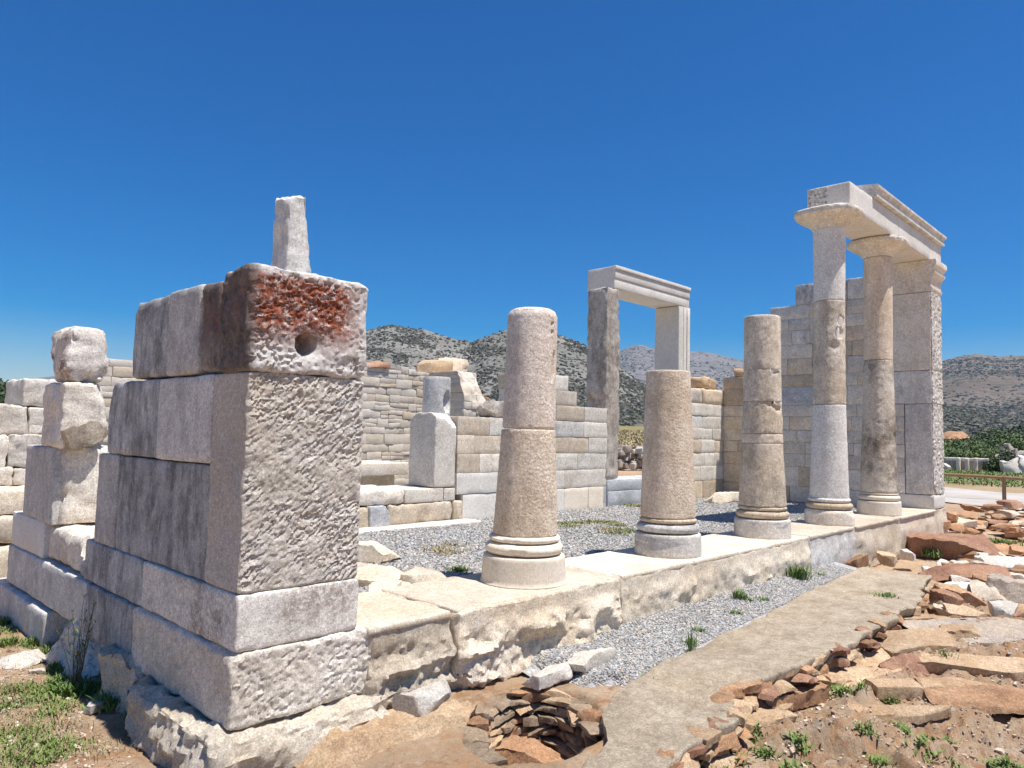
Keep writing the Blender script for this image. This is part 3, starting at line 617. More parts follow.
def base_parts(col, cx, md, mt, mc, seed, zt=.21, r=.312, foot=False, broken=False, z1=.36):
    pr = dense(([(r+.012, 0), (r+.016, .012), (r+.006, .026)] if foot else [(r-.004, 0), (r+.002, .012)])+[(r-.006, zt-.012), (r-.012, zt-.004), (r-.022, zt)], .02)
    V, F = lathe(cx, CY, pr, 96, lambda P, N: .0016*fbm(P*7, seed, 3)-(.02*ss(.0, .05, P[:, 2]-zt+.05+.06*vn(P*5, seed)) if broken else 0))
    mesh('round_plinth', V, F, md, col)
    V, F = lathe(cx, CY, torus_prof(zt+.004, zt+.092, r-.016, r-.075), 96, lambda P, N: .002*fbm(P*8, seed+1, 3)-.012*ss(.48, .62, vn(P*np.array([7, 7, 16]), seed+5))); mesh('torus_moulding', V, F, mt, col)
    V, F = lathe(cx, CY, torus_prof(zt+.094, z1-.004, r-.043, r-.085), 96, lambda P, N: .0015*fbm(P*8, seed+2, 3)-.009*ss(.48, .62, vn(P*np.array([8, 8, 20]), seed+6))); mesh('collar_moulding', V, F, mc, col)
def column(i, label):
    return thing('column', label, 'column', (CX[i], CY, 0), 'columns standing along the front of the temple')
c1 = column(0, 'nearest broken column, of two pecked pinkish drums on a smooth new cream base'); cx = CX[0]; LEAN[c1.name] = .0125
base_parts(c1, cx, M['marble_cream'], M['marble_cream'], M['marble_cream'], 1, foot=True)
drum(c1, M['shaft_tan'], cx, .243, .206, .356, 1.135, 2, chips=[(cx+.02, CY-.23, .55, .04, .008)])
drum(c1, M['shaft_pink'], cx, .201, .191, 1.142, 2.055, 3, top=.045, bot=.012, chips=[(cx+.03+.002*i_, CY-.2, 1.50+.020*i_, .017+.010*math.sin(i_*.28), .022) for i_ in range(12)]+[(cx+.02, CY-.2, 1.94, .022, .03), (cx+.02, CY-.2, 1.87, .020, .03)])
c2 = column(1, 'short tan pecked column stump in one piece on a grey veined base'); cx = CX[1]; LEAN[c2.name] = -.005
base_parts(c2, cx, M['marble_vein'], M['marble_grey'], M['marble_warm'], 4)
drum(c2, M['shaft_tan'], cx, .258, .208, .356, 1.735, 5, top=.01)
c3 = column(2, 'old brownish column stump with white mended cracks, in the middle of the row'); cx = CX[2]
base_parts(c3, cx, M['marble_vein'], M['marble_warm'], M['shaft_old'], 7)
drum(c3, M['shaft_old'], cx, .262, .226, .356, 1.06, 8, amp=.006)
drum(c3, M['marble_tan'], cx, .225, .222, 1.066, 1.17, 9, amp=.007)
drum(c3, M['shaft_old'], cx, .224, .212, 1.176, 1.545, 10, amp=.007, chips=[(cx-.02, CY-.22, 1.50, .10, .04), (cx+.17, CY-.15, 1.36, .05, .05), (cx-.16, CY-.16, 1.56, .12, .02)], slant=.05)
for k, (dx, dy, dz) in enumerate([(-.05, -.178, 1.50), (.02, -.182, 1.49), (-.03, -.172, 1.885), (-.09, -.155, 1.87)]):
    V, F = rock(cx+dx, CY+dy, dz, .10, .05, .05, seed=146+k, rz=-.3, ncut=7); mesh('mortar_patch', V, F, M['marble_white'], c3)
drum(c3, M['shaft_old'], cx, .213, .207, 1.54, 1.91, 11, amp=.006, chips=[(cx-.05, CY-.2, 1.9, .08, .02)], slant=.04)
drum(c3, M['shaft_old'], cx, .207, .203, 1.905, 2.53, 12, amp=.006, top=.015)
c4 = column(3, 'tall column with a new white lower drum, old middle drum with a white scar, under the end of the beam'); cx = CX[3]; LEAN[c4.name] = .0065
base_parts(c4, cx, M['marble'], M['marble_warm'], M['shaft_white'], 13, zt=.20, broken=True)
drum(c4, M['shaft_white'], cx, .246, .207, .346, 1.592, 14)
drum(c4, M['shaft_old'], cx, .205, .197, 1.597, 3.00, 15, amp=.006, chips=[(cx-.10, CY-.17, 2.55, .10, .03), (cx-.06, CY-.18, 2.72, .09, .03), (cx-.15, CY-.12, 2.38, .08, .02)])
for k, (dx, dy, dz, h_) in enumerate([(-.03, -.178, 2.86, .13), (-.055, -.170, 2.70, .20), (-.085, -.155, 2.50, .22), (-.035, -.178, 2.38, .10)]):
    V, F = rock(cx+dx, CY+dy, dz-.06, .075, .05, h_, seed=140+k, rz=-.3, ncut=7); mesh('mortar_patch', V, F, M['marble_white'], c4)
drum(c4, M['shaft_white'], cx, .196, .210, 3.005, 3.99, 16, amp=.002)
c5 = column(4, 'tall column blackened with soot on its lower half, next to the corner pier at the far end'); cx = CX[4]; LEAN[c5.name] = .0055
base_parts(c5, cx, M['marble_cream'], M['marble_cream'], M['marble_cream'], 17, zt=.215, z1=.345)
drum(c5, M['shaft_soot'], cx, .263, .205, .346, 2.37, 18, amp=.007, label='soot stained lower drum')
drum(c5, M['shaft_tan'], cx, .203, .208, 2.375, 3.98, 19, amp=.003)
def capital(col, cx, seed, mat):
    pr = dense([(.205, 3.985), (.222, 4.0), (.226, 4.012), (.235, 4.03), (.285, 4.075), (.345, 4.115), (.40, 4.145), (.425, 4.165), (.432, 4.20), (.425, 4.228), (.40, 4.246)], .02)
    sq = [max(0, min(1, (r-.24)/.18))*.55 for r, z in pr]
    def fn(P, N):
        k = ss(4.10, 4.16, P[:, 2]); return k*(.03*np.minimum(0, fbm(P*5, seed, 4, .6)+.05)*2+.006*fbm(P*20, seed+2, 2))-.004
    V, F = lathe(cx, CY, pr, 96, fn, sq); V = lean(V, col); o = mesh('capital', V, F, mat, col)
capital(c4, CX[3], 150, M['marble']); capital(c5, CX[4], 155, M['marble'])

# ------------------------------------------------------------------ entablature
ent = thing('stone_beam', 'pale marble beam with a projecting cornice lying on two tall columns and the corner pier', 'beam', (10.6, .3, 4.25))
blk('architrave', M['marble_white'], ent, 8.35, 10.42, .0, .585, 4.252, 4.612, r=.012, amp=.0025, res=.06, seed=161, chip=.5)
blk('architrave', M['marble_white'], ent, 10.424, 12.84, .0, .585, 4.252, 4.612, r=.010, amp=.0025, res=.08, seed=162, chip=.5)
V, F = block(8.343, 8.36, .30, .56, 4.26, 4.60, r=.004, amp=.001, res=.012, seed=163, fn=lambda P, N: np.clip(-N[:, 0], 0, 1)*.010*(1-2*np.abs(vn(P*45, 6)))); mesh('old_end_piece', V, F, M['pier_pit_shade'], ent)
cor = [(.40, 4.614), (-.046, 4.614), (-.056, 4.620), (-.056, 4.652), (-.046, 4.660), (-.030, 4.668), (-.032, 4.70), (-.045, 4.735), (-.072, 4.752), (-.078, 4.756), (-.078, 4.790), (-.070, 4.798), (.40, 4.798)]
V, F = extrude(cor, 9.26, 12.84, 'x', 60); V[:, 1:] += .004*np.stack([fbm(V*6, 171, 4), fbm(V*6, 172, 4)], -1)
V[:, 0] = np.where(V[:, 0] < 9.3, V[:, 0]-.5*np.clip(V[:, 1], 0, 1), V[:, 0])
V[:, 0] = np.where(V[:, 0] > 12.8, V[:, 0]+np.clip((V[:, 2]-4.614)/.13, 0, 1)*.05, V[:, 0])
mesh('cornice', V, F, M['marble_grey'], ent, smooth=30)

# ------------------------------------------------------------------ right wall with its front pier
rw = thing('side_wall', 'tall stepped wall of mixed marble blocks ending in a pitted white corner pier under the beam', 'wall', (12.4, 2, -.06))
WX = 12.09
def wb(y0, y1, z0, z1, mt='marble_grey', d=0., r=.010, **k): return blk('wall_block', M[mt], rw, WX+d, 12.72, y0, y1, z0, z1, r=r, res=k.pop('res', .1), **k)
blk('pier_base', M['marble_white'], rw, WX-.01, 12.76, -.02, .62, .004, .235, r=.012, res=.05, seed=201, cuts=[((WX, -.02, .2), (-1, -1, .6), .05)])
for z0, z1, y1, s in ((.24, 1.775, .42, 202), (1.78, 2.345, .60, 203), (2.35, 3.695, .60, 204)):
    def fp(P, N, s=s): return np.clip(-N[:, 1], 0, 1)*.013*(1-2*np.abs(vn(P*19, s))+.5*fbm(P*40, s+1, 2))
    V, F = block(WX, 12.72, .0, y1, z0, z1, r=.010, amp=.003, res=.03 if s == 202 else .035, seed=s, cuts=[((WX, 0, .34), (-1, -.6, -.9), .05)] if s == 202 else ())
    o = mesh('pier_block', V, F, M['marble_grey' if s != 204 else 'marble'], rw)
    V, F = block(WX+.012, 12.715, -.016, .05, z0+.008, z1-.006, r=.006, amp=.003, res=.019, seed=s+10, fn=fp, cuts=[((WX+.1, 0, .34), (-1, -.1, -.9), .04)] if s == 202 else ()); mesh('pitted_facing', V, F, M['pier_pit_shade'], rw)
capf = [(.62, 3.70), (.0, 3.70), (-.015, 3.71), (-.03, 3.75), (-.03, 3.77), (-.012, 3.785), (-.012, 3.90), (-.03, 3.96), (-.075, 4.01), (-.08, 4.04), (-.06, 4.06), (-.055, 4.09), (-.07, 4.12), (-.10, 4.15), (-.105, 4.20), (-.095, 4.248), (.62, 4.248)]
V, F = extrude(capf, WX-.0, 12.74, 'x', 8); V[:, 0] = np.where(V[:, 0] > 12.6, V[:, 0]-np.minimum(V[:, 1], 0)*.35, V[:, 0]); mesh('pier_capital', V, F, M['marble'], rw, smooth=30)
rows = [(-.06, .235, [.62, 1.4, 2.45, 3.83], 0), (.235, .605, [.43, 1.0, 1.75, 2.28, 3.0, 3.83], 0), (.605, .85, [.43, 1.38, 2.15, 2.9, 3.83], 0), (.85, 1.075, [.43, 1.27, 2.15, 3.1, 3.52, 3.83], 0), (1.075, 1.30, [.43, 1.38, 2.3, 3.41, 3.83], 0),
        (1.30, 1.555, [.43, 1.3, 2.45, 2.58, 3.3, 3.83], 0), (1.555, 1.775, [.43, 1.21, 1.7, 2.62, 3.3, 3.83], 0), (1.775, 2.12, [.60, 1.37, 1.9, 2.60, 3.2, 3.83], 0), (2.12, 2.36, [.60, 1.2, 1.9, 2.60, 3.3, 3.83], 0),
        (2.36, 2.67, [.60, 1.37, 2.0, 2.49, 2.66], 0), (2.67, 2.94, [.60, 1.28, 2.0, 2.72], 0), (2.94, 3.21, [.60, 1.38, 2.05, 2.40, 2.76], 0), (3.21, 3.43, [.60, 1.07, 1.38, 2.05, 2.46, 2.80], 0), (3.43, 3.70, [.60, 1.38, 2.05, 2.83], 0), (3.70, 4.09, [.62, 1.36, 2.32], 0)]
pal = ['wall_side', 'wall_side', 'wall_side', 'wall_pale', 'wall_side', 'marble_tan', 'wall_side']
special = {(1, 4): 'marble_white', (7, 2): 'marble_blue', (8, 2): 'marble_tan', (9, 2): 'shaft_old', (11, 2): 'marble_grey', (12, 3): 'marble_grey', (14, 0): 'marble_grey', (14, 1): 'marble_dark', (10, 0): 'marble_tan', (5, 1): 'marble_tan', (13, 2): 'marble_grey'}
k = 0
for ri, (z0, z1, ys, _) in enumerate(rows):
    for ci, (a, b) in enumerate(zip(ys, ys[1:])):
        k += 1; mt = special.get((ri, ci), pal[(ri*3+ci*5+k) % len(pal)]); rg = np.random.default_rng(300+k)
        cuts = ()
        if ri == 14 and ci == 1: cuts = [((WX+.3, 2.3, 4.07), (0, 1, 1.2), .04)]
        if b >= 3.8: mt = ('marble_warm', 'marble_tan', 'marble_warm')[(ri+ci) % 3]
        wb(a, b, z0, z1, mt, d=float(rg.uniform(-.003, .006)), r=float(rg.choice([.004, .005, .010])), seed=300+k, cuts=cuts)
wb(2.36, 2.62, 2.36, 2.40, 'marble_warm', seed=399); 
V, F = rock(12.35, 3.45, 2.36, .5, .55, .16, seed=398, rz=.1); mesh('wall_block', V, F, M['schist_tan'], rw)

# ------------------------------------------------------------------ cross wall, both doorways
YC = 3.83
def ashlar(t, rows, depth=.58, names=('wall_pale', 'wall_pale', 'wall_side', 'marble', 'wall_pale', 'marble_tan'), seed=0, special={}):
    k = 0
    for ri, (z0, z1, xs) in enumerate(rows):
        for ci, (a, b) in enumerate(zip(xs, xs[1:])):
            k += 1; rg = np.random.default_rng(seed+k); mt = special.get((ri, ci)) or names[int(rg.integers(len(names)))]
            blk('wall_block', M[mt], t, a, b, YC+float(rg.uniform(-.006, .004)), YC+depth, z0, z1, r=float(rg.choice([.004, .005, .009])), amp=.003, res=.06, seed=seed+k, chip=1.0)
cw = thing('cross_wall', 'restored wall of pale ashlar blocks between the broken pillar and the marble doorway', 'wall', (6.5, YC+.3, -.06))
ashlar(cw, [(-.08, .275, [4.96, 6.2, 7.07, 7.67, 8.07, 8.158]), (.28, .56, [4.84, 5.61, 7.07, 8.158]), (.56, .82, [4.84, 5.25, 6.3, 7.39, 8.152]), (.82, 1.07, [4.83, 5.14, 6.2, 7.66, 8.152]), (1.07, 1.32, [4.83, 5.43, 6.05, 6.6, 7.53, 8.16]), (1.32, 1.56, [6.12, 6.84, 7.54, 8.16]), (1.56, 1.79, [6.16, 6.7, 7.34]), (1.79, 2.02, [6.14, 6.5, 7.12])], seed=500,
       special={(0, 0): 'marble_white', (0, 1): 'marble_white', (0, 2): 'marble_cream', (0, 3): 'marble_cream', (0, 4): 'marble_blue', (1, 0): 'marble_white', (1, 1): 'wall_pale', (1, 2): 'marble', (2, 0): 'marble_tan', (2, 1): 'marble', (4, 0): 'marble_tan', (4, 3): 'marble_grey', (3, 2): 'marble_tan', (5, 1): 'marble_tan'})
V, F = rock(5.75, YC+.35, 1.322, .5, .4, .22, seed=560, rz=.3); tag(mesh('stone', V, F, M['jamb_old']), 'dark weathered stone left on top of the ashlar wall beside the nearest column', 'stone')
cr = thing('cross_wall', 'short restored ashlar wall between the marble doorway and the tall side wall, topped with rough tan stones', 'wall', (11.4, YC+.3, -.06))
ashlar(cr, [(-.08, .28, [10.5, 11.3, 12.70]), (.28, .56, [10.78, 11.2, 11.7, 12.70]), (.56, .82, [10.78, 11.35, 11.75, 12.70]), (.82, 1.08, [10.78, 11.24, 11.75, 12.70]), (1.08, 1.30, [10.78, 11.14, 11.66, 12.70]), (1.30, 1.545, [10.78, 11.28, 12.70]), (1.545, 1.785, [10.78, 11.48, 12.70])], seed=600, special={(5, 0): 'marble_grey', (2, 1): 'wall_side', (6, 0): 'wall_side', (0, 0): 'marble_warm', (0, 1): 'marble_warm'})
blk('wall_block', M['marble_rust'], cr, 10.79, 11.30, YC, YC+.5, 1.79, 2.07, r=.04, amp=.015, res=.05, seed=620)
blk('wall_block', M['marble_warm'], cr, 11.30, 12.70, YC, YC+.5, 1.79, 2.09, r=.04, amp=.015, res=.05, seed=621)
blk('wall_block', M['schist_tan'], cr, 11.36, 11.72, YC+.05, YC+.5, 2.09, 2.34, r=.05, amp=.02, res=.05, seed=622)
blk('wall_block', M['schist_tan'], cr, 11.78, 12.12, YC+.15, YC+.5, 2.09, 2.33, r=.05, amp=.02, res=.05, seed=623)
# marble doorway
dw = thing('doorway', 'tall marble doorway with a moulded white lintel and one dark weathered jamb', 'doorway', (9.45, YC+.3, -.06))
V, F = block(8.11, 8.49, YC, YC+.44, .385, 3.615, r=.03, amp=.012, sc=3, res=.045, seed=640, chip=1.3, fn=rough(.010, 7, 641), cuts=[((8.49, YC, 2.9), (.8, -1, .1), .07), ((8.11, YC, 1.9), (-1, -.5, 0), .05)])
mesh('jamb', V, F, M['jamb_old'], dw)['label'] = 'dark weathered jamb'
jm = blk('jamb', M['marble_white'], dw, 10.40, 10.775, YC+.02, YC+.56, .385, 3.61, r=.006, amp=.0012, res=.12, seed=645); jm['label'] = 'new white jamb with upright fillets'
for a, b, d in ((10.408, 10.55, .004), (10.555, 10.66, .014), (10.665, 10.765, .030)):
    blk('fillet', M['marble_white'], jm, a, b, YC+.022-d, YC+.06, .39, 3.61, r=.005, amp=.0006, res=.2, seed=646)
lt = blk('lintel', M['marble_white'], dw, 8.32, 10.775, YC+.02, YC+.60, 3.62, 4.005, r=.008, amp=.0015, res=.1, seed=650)
for a, b, z0, z1, d in ((8.33, 10.66, 3.628, 3.795, .004), (8.325, 10.765, 3.80, 3.945, .018), (8.31, 10.785, 3.95, 4.012, .040)):
    blk('fillet', M['marble_white'], lt, a, b, YC+.022-d, YC+.06, z0, z1, r=.005, amp=.0006, res=.2, seed=651)
sl = blk('sill', M['marble_blue'], dw, 8.165, 10.49, YC-.01, YC+.60, .19, .382, r=.01, res=.1, seed=655)
blk('sill', M['marble_blue'], dw, 8.162, 10.49, YC-.03, YC+.60, -.08, .186, r=.01, res=.1, seed=656)
# remains of the other doorway
st = thing('broken_jamb', 'tall broken upright stone standing behind the corner block with the round hole', 'stone', (2.3, YC+.25, .38))
V, F = block(2.25, 2.585, YC, YC+.36, .385, 3.75, r=.035, amp=.012, sc=3.5, res=.045, seed=660, chip=1.4, fn=rough(.010, 8, 661), cuts=[((2.46, YC, 3.5), (1, 0, .16), .03), ((2.35, YC+.1, 3.70), (-.5, -.2, 1), .06)])
mesh('shaft', V, F, M['marble_grey'], st); blk('sill', M['floor_slab'], st, 1.9, 2.9, YC-.1, YC+.6, -.08, .38, r=.03, res=.08, seed=662)
pb = thing('broken_pillar', 'short square pillar stump with a jagged top on a course of low slabs', 'pillar', (4.6, YC+.3, .38))
V, F = block(4.45, 4.815, YC, YC+.55, .385, 1.36, r=.015, amp=.005, res=.03, seed=665, chip=1.0, cuts=[((4.7, YC+.1, 1.28), (.25, -.7, 1), .05), ((4.6, YC+.45, 1.36), (-.2, .5, 1), .06)]); mesh('shaft', V, F, M['wall_pale'], pb)
lc = thing('low_course', 'two low courses of broken cream slabs under the square pillar stump', 'wall base', (4.1, YC+.3, -.06))
blk('course_block', M['marble'], lc, 3.25, 3.98, YC-.02, YC+.7, .205, .40, r=.04, amp=.012, res=.04, seed=670, chip=1.2)
blk('course_block', M['wall_pale'], lc, 3.985, 4.62, YC, YC+.7, .205, .378, r=.012, res=.05, seed=671)
blk('course_block', M['wall_pale'], lc, 4.625, 4.82, YC, YC+.7, .205, .37, r=.012, res=.05, seed=672)
blk('course_block', M['foot_stone'], lc, 3.2, 3.45, YC-.05, YC+.7, -.08, .20, r=.05, amp=.02, res=.04, seed=673)
blk('course_block', M['marble_blue'], lc, 3.42, 3.72, YC-.08, YC+.6, -.08, .205, r=.015, res=.04, seed=674, cuts=[((3.7, YC, .15), (1, -.3, .5), .03)])
blk('course_block', M['marble_tan'], lc, 3.73, 4.78, YC-.02, YC+.7, -.08, .20, r=.03, amp=.012, res=.04, seed=675, chip=1.2)
blk('course_block', M['shaft_old'], lc, 4.785, 4.95, YC-.02, YC+.7, -.08, .20, r=.03, amp=.012, res=.04, seed=676)
V, F = block(2.4, 5.0, YC-.34, YC-.03, -.12, -.035, r=.012, amp=.006, res=.08, seed=680); tag(mesh('kerb', V, F, M['wall_pale']), 'flat pale kerb at the edge of the gravel below the low slabs', 'kerb')
tag(mesh('slab', *rock(10.75, 3.15, -.08, .85, .36, .16, seed=682, rz=-.05, ncut=4), M['floor_slab']), 'long cream block lying on the gravel before the short ashlar wall', 'slab')
# interior column fragment, bench, small-stone wall
cf = thing('column_fragment', 'grey round column fragment with a hollow, standing in the hall behind the square pillar stump', 'column', (6.44, 6.2, -.06))
def cf_fn(P, N):
    d = np.hypot((P[:, 0]-6.50)/.10, (P[:, 2]-1.62)/.17); return np.clip(-N[:, 1]*1.5, 0, 1)*(-.10*ss(1.1, .8, d))+.004*fbm(P*9, 3, 4)
V, F = lathe(6.44, 6.2, dense([(.26, -.06), (.25, .2), (.235, 2.02), (.225, 2.045)], .04), 72, cf_fn); mesh('shaft', V, F, M['marble_grey'], cf)
bn = thing('stone_bench', 'long low stone ledge overhanging a dark recess in front of the small-stone wall', 'ledge', (4.8, 6.4, -.06))
blk('seat', M['marble'], bn, 3.6, 5.72, 5.98, 6.9, .40, .60, r=.02, amp=.006, res=.07, seed=690); blk('support', M['foot_stone'], bn, 3.7, 5.66, 6.25, 6.9, -.08, .398, r=.03, res=.1, seed=691)
def masonry(x0, x1, y0, y1, z0, top, seed, hmin=.10, hmax=.2, lmin=.16, lmax=.46):
    rg = np.random.default_rng(seed); parts = []; z = z0
    while True:
        h = rg.uniform(hmin, hmax); x = x0-rg.uniform(0, .2); any_ = False
        while x < x1:
            L = rg.uniform(lmin, lmax); xb = min(x+L, x1); xa = max(x, x0)
            if xb-xa > .05:
                tz = top((xa+xb)/2)
                if z < tz:
                    any_ = True; zb = min(z+h, tz+.03)
                    if h > .15 and rg.random() < .4 and zb-z > .12:
                        m_ = z+(zb-z)*rg.uniform(.4, .6); zs = [(z, m_), (m_, zb)]
                    else: zs = [(z, zb)]
                    for za, zc in zs:
                        parts.append(block(xa, xb, y0+rg.uniform(-.010, .008), y1, za, zc, r=.007, amp=.010, res=.10, gap=.0015, seed=int(rg.integers(1e6))))
            x = xb if xb < x1 else x1+1
        z += h
        if not any_: break
    return join(parts)
sw = thing('masonry_wall', 'wall of many small roughly squared stones behind the hall, broken down at its right end', 'wall', (5, 8.3, -.06))
V, F = masonry(1.6, 8.0, 8.0, 8.5, -.06, lambda x: 2.02 if x < 3 else 2.30+.05*math.sin(x*9), 700); mesh('masonry', V, F, M['rubble'], sw)
V, F = masonry(8.0, 9.7, 8.0, 8.5, -.06, lambda x: 2.36 if x < 9.04 else (2.0 if x < 9.2 else 1.6), 702, .16, .34, .22, .5); mesh('masonry', V, F, M['rubble'], sw)
for i, (x, y, z, sx, sy, sz, mt) in enumerate([(7.9, 8.15, 2.28, .75, .5, .26, 'schist_tan'), (8.45, 8.15, 2.30, .6, .45, .30, 'marble_warm'), (6.5, 8.15, 2.27, .5, .4, .13, 'schist_red'), (5.7, 8.15, 2.29, .4, .4, .10, 'schist_tan'), (9.5, 8.15, 1.58, .5, .4, .26, 'schist_red')]):
    V, F = rock(x, y, z, sx, sy, sz, seed=720+i); mesh('cap_stone', V, F, M[mt], sw)
V, F = masonry(7.72, 8.35, 6.9, 7.98, -.06, lambda x: 2.28, 704)
ctr = ((8.0, 7.0, 1.9), (.25, -1, .55)); nn = np.array(ctr[1])/np.linalg.norm(ctr[1]); s = (V-np.array(ctr[0]))@nn+.10*fbm(V*4, 9, 4); V = V-np.maximum(s, 0)[:, None]*nn
mesh('return_wall', V, F, M['rubble'], sw)
# ------------------------------------------------------------------ old wall foot, pit, rocks
ow = thing('foundation_wall', 'ancient mortar topped wall footing running diagonally beside the gravel strip', 'wall footing', (4.5, -.9, -.74))
ts = np.linspace(0, 1, len(AW)); tt = np.linspace(0, 1, 230)
A = np.stack([np.interp(tt, ts, AW[:, k]) for k in (0, 1)], -1); B = np.stack([np.interp(tt, ts, BW[:, k]) for k in (0, 1)], -1)
ne = lambda P, s: np.stack([vn(np.concatenate([P*6, 0*P[:, :1]+s], 1), s)+.6*vn(np.concatenate([P*19, 0*P[:, :1]+s], 1), s+3), vn(np.concatenate([P*6, 0*P[:, :1]+s+9], 1), s+1)], -1)
A = A+.022*ne(A, 5); B = B+.05*ne(B, 9)
lam = np.concatenate([[0, 0, 0, .008], np.linspace(.03, .97, 40), [.992, 1, 1, 1]]); zo = np.concatenate([[-.26, -.1, -.018, -.004], np.zeros(40), [-.004, -.02, -.12, -.3]])
inw = np.concatenate([[.03, .02, 0, 0], np.zeros(40), [0, 0, -.06, -.10]])
P = A[:, None]+(B-A)[:, None]*lam[None, :, None]; P = P+inw[None, :, None]*((B-A)/np.maximum(np.linalg.norm(B-A, axis=1, keepdims=True), .05))[:, None]
Pz = np.stack([P[..., 0], P[..., 1], 0*P[..., 0]], -1)
WZt = np.interp(tt, ts, WZ)[:, None]
Z = WZt+.004+zo[None]+.020*fbm(Pz*2.2, 61, 4)+.013*fbm(Pz*9, 63, 4, .6)-.03*ss(.3, .42, vn(Pz*1.7, 66))*0
ck = np.abs(vn(Pz*np.array([2.2, 3.2, 1]), 67)); Z = Z-.010*ss(.05, .0, ck)*(zo[None] > -.01)
V, F = grid_mesh(P[..., 0], P[..., 1], Z); mesh('wall_top', V, F[:, ::-1], M['wall_top'], ow, smooth=50)
rg = np.random.default_rng(5); mats = ['schist', 'schist_tan', 'schist_tan', 'schist', 'schist_red']
for k in range(96):
    t = .13+.84*((k*7 % 96)+rg.uniform(-.4, .4))/96; i = int(np.clip(t*229, 0, 229)); d = (B-A)[i]; d = d/max(np.linalg.norm(d), .05); row = k % 4
    tg = B[min(i+4, 229)]-B[max(i-4, 0)]; ang = math.atan2(tg[1], tg[0])
    s = rg.uniform(.14, .32); p = B[i]+d*(-.07+(.0, .03, -.02, .05)[row]+rg.uniform(-.03, .035)); top_ = WZt[i, 0]-.004-row*.052+rg.uniform(-.012, .006)
    V, F = rock(p[0], p[1], top_-.05, s, rg.uniform(.10, .2), rg.uniform(.035, .062), seed=900+k, rz=ang+rg.uniform(-.3, .3), ncut=6, res=s/10, amp=.16, rough=.4); mesh('stone', V, F, M[mats[k % 5]], ow)
M['pit_stone'] = stone('dull_brown_schist', (.27, .20, .14), (.40, .31, .22), patamt=.4, patscale=4, pat=(.12, .085, .06), bump=1.2, vary=.3)
pl = thing('pit_lining', 'curved dry stone lining of thin stacked schist around the small pit in the foreground', 'stone lining', (PIT[0], PIT[1], -.9))
c, s_ = math.cos(.62), math.sin(.62)
for k in range(96):
    lay = k % 6; a = -1.55+4.1*((k//6)+rg.uniform(-.35, .35)+.5*(lay % 2))/16; q = 1.0-.02*(5-lay)+rg.uniform(-.035, .03)
    ex, ey = .50*q*math.cos(a), .34*q*math.sin(a); x, y = PIT[0]+ex*c-ey*s_, PIT[1]+ex*s_+ey*c; L = rg.uniform(.12, .30)
    dx, dy = -.50*math.sin(a), .34*math.cos(a)
    V, F = rock(x, y, -.86+lay*.062+rg.uniform(-.012, .012), L, rg.uniform(.10, .18), rg.uniform(.022, .055), seed=1000+k, rz=math.atan2(dx*s_+dy*c, dx*c-dy*s_)+rg.uniform(-.35, .35), ncut=6, res=L/9, amp=.14, rough=.3); mesh('stone', V, F, M[['pit_stone', 'schist_tan', 'pit_stone', 'schist', 'pit_stone'][int(rg.integers(5))]], pl)

def prock(u, v, zb, sx, sy, sz, mt, label, rz=0., seed=None, name='rock', cat='rock', ncut=5, amp=.08, rough=.14, res=None, **k):
    if -.86 < zb < -.67 and u > 700: zb += .105; sz *= .78; sx *= 1.12; sy *= 1.15
    p = at(u, v, 'z', zb+sz*.5); V, F = rock(p[0], p[1], zb, sx, sy, sz, seed=seed, rz=rz, ncut=ncut, amp=amp, rough=rough, res=res)
    return tag(mesh(name, V, F, M[mt]), label, cat, k.get('group'))
CA = math.pi/2-YAW      # heading of the view, to lay things across it
prock(392, 764, -.82, 1.05, .50, .31, 'schist_tan', 'broad smooth orange bedrock hump at the bottom edge between corner rock and pit', rz=.1, seed=1101, ncut=4, amp=.10, res=.03)
prock(525, 770, -.98, .62, .34, .24, 'schist', 'brown layered rock at the bottom of the pit', rz=CA-1.5, seed=1102, res=.025)
prock(612, 700, -.56, .34, .10, .07, 'schist', 'thin brown schist plate sticking out at the upper rim of the pit', rz=-.7, seed=1103)
prock(951, 549, -.62, 1.25, .75, .30, 'schist_red', 'largest flat reddish brown boulder, beside the right end of the platform', rz=-1.0, seed=1104, ncut=4, res=.04, amp=.06)
prock(962, 578, -.60, 1.05, .42, .14, 'schist_red', 'long dark red slab bridging pale stones below the largest reddish boulder', rz=-.95, seed=1105, ncut=3, res=.04, amp=.06)
prock(1012, 568, -.62, .85, .45, .17, 'rock_white', 'white flat slab at the right edge of the picture', rz=-.9, seed=1106, ncut=4, res=.035)
prock(990, 599, -.74, .40, .34, .27, 'marble_tan', 'rounded tan boulder under the long dark red slab', rz=.3, seed=1107, res=.03)
prock(1018, 598, -.74, .5, .45, .36, 'schist_grey', 'big grey brown boulder cut by the right edge of the picture', rz=.2, seed=1108, res=.03)
prock(957, 592, -.72, .42, .26, .20, 'rock_white', 'pale grey stone leaning under the long dark red slab', rz=-.6, seed=1109, res=.03)
prock(966, 565, -.62, .34, .22, .14, 'schist', 'brown stone wedged between the two red slabs', rz=-.8, seed=1110)
prock(930, 576, -.66, .16, .16, .18, 'rock_white', 'small upright white block at the far end of the wall footing', rz=.4, seed=1111)
prock(982, 560, -.60, .16, .16, .15, 'rock_white', 'small white stone at the right of the largest reddish boulder', seed=1112)
prock(1000, 641, -.79, 2.0, .70, .14, 'schist_grey', 'broad greyish bedrock ledge at the right edge', rz=-.92, seed=1113, ncut=5, res=.045, amp=.10)
prock(975, 672, -.82, 1.3, .45, .16, 'schist_tan', 'tan layered rock shelf below the broad grey ledge', rz=-.75, seed=1114, res=.04, amp=.1)
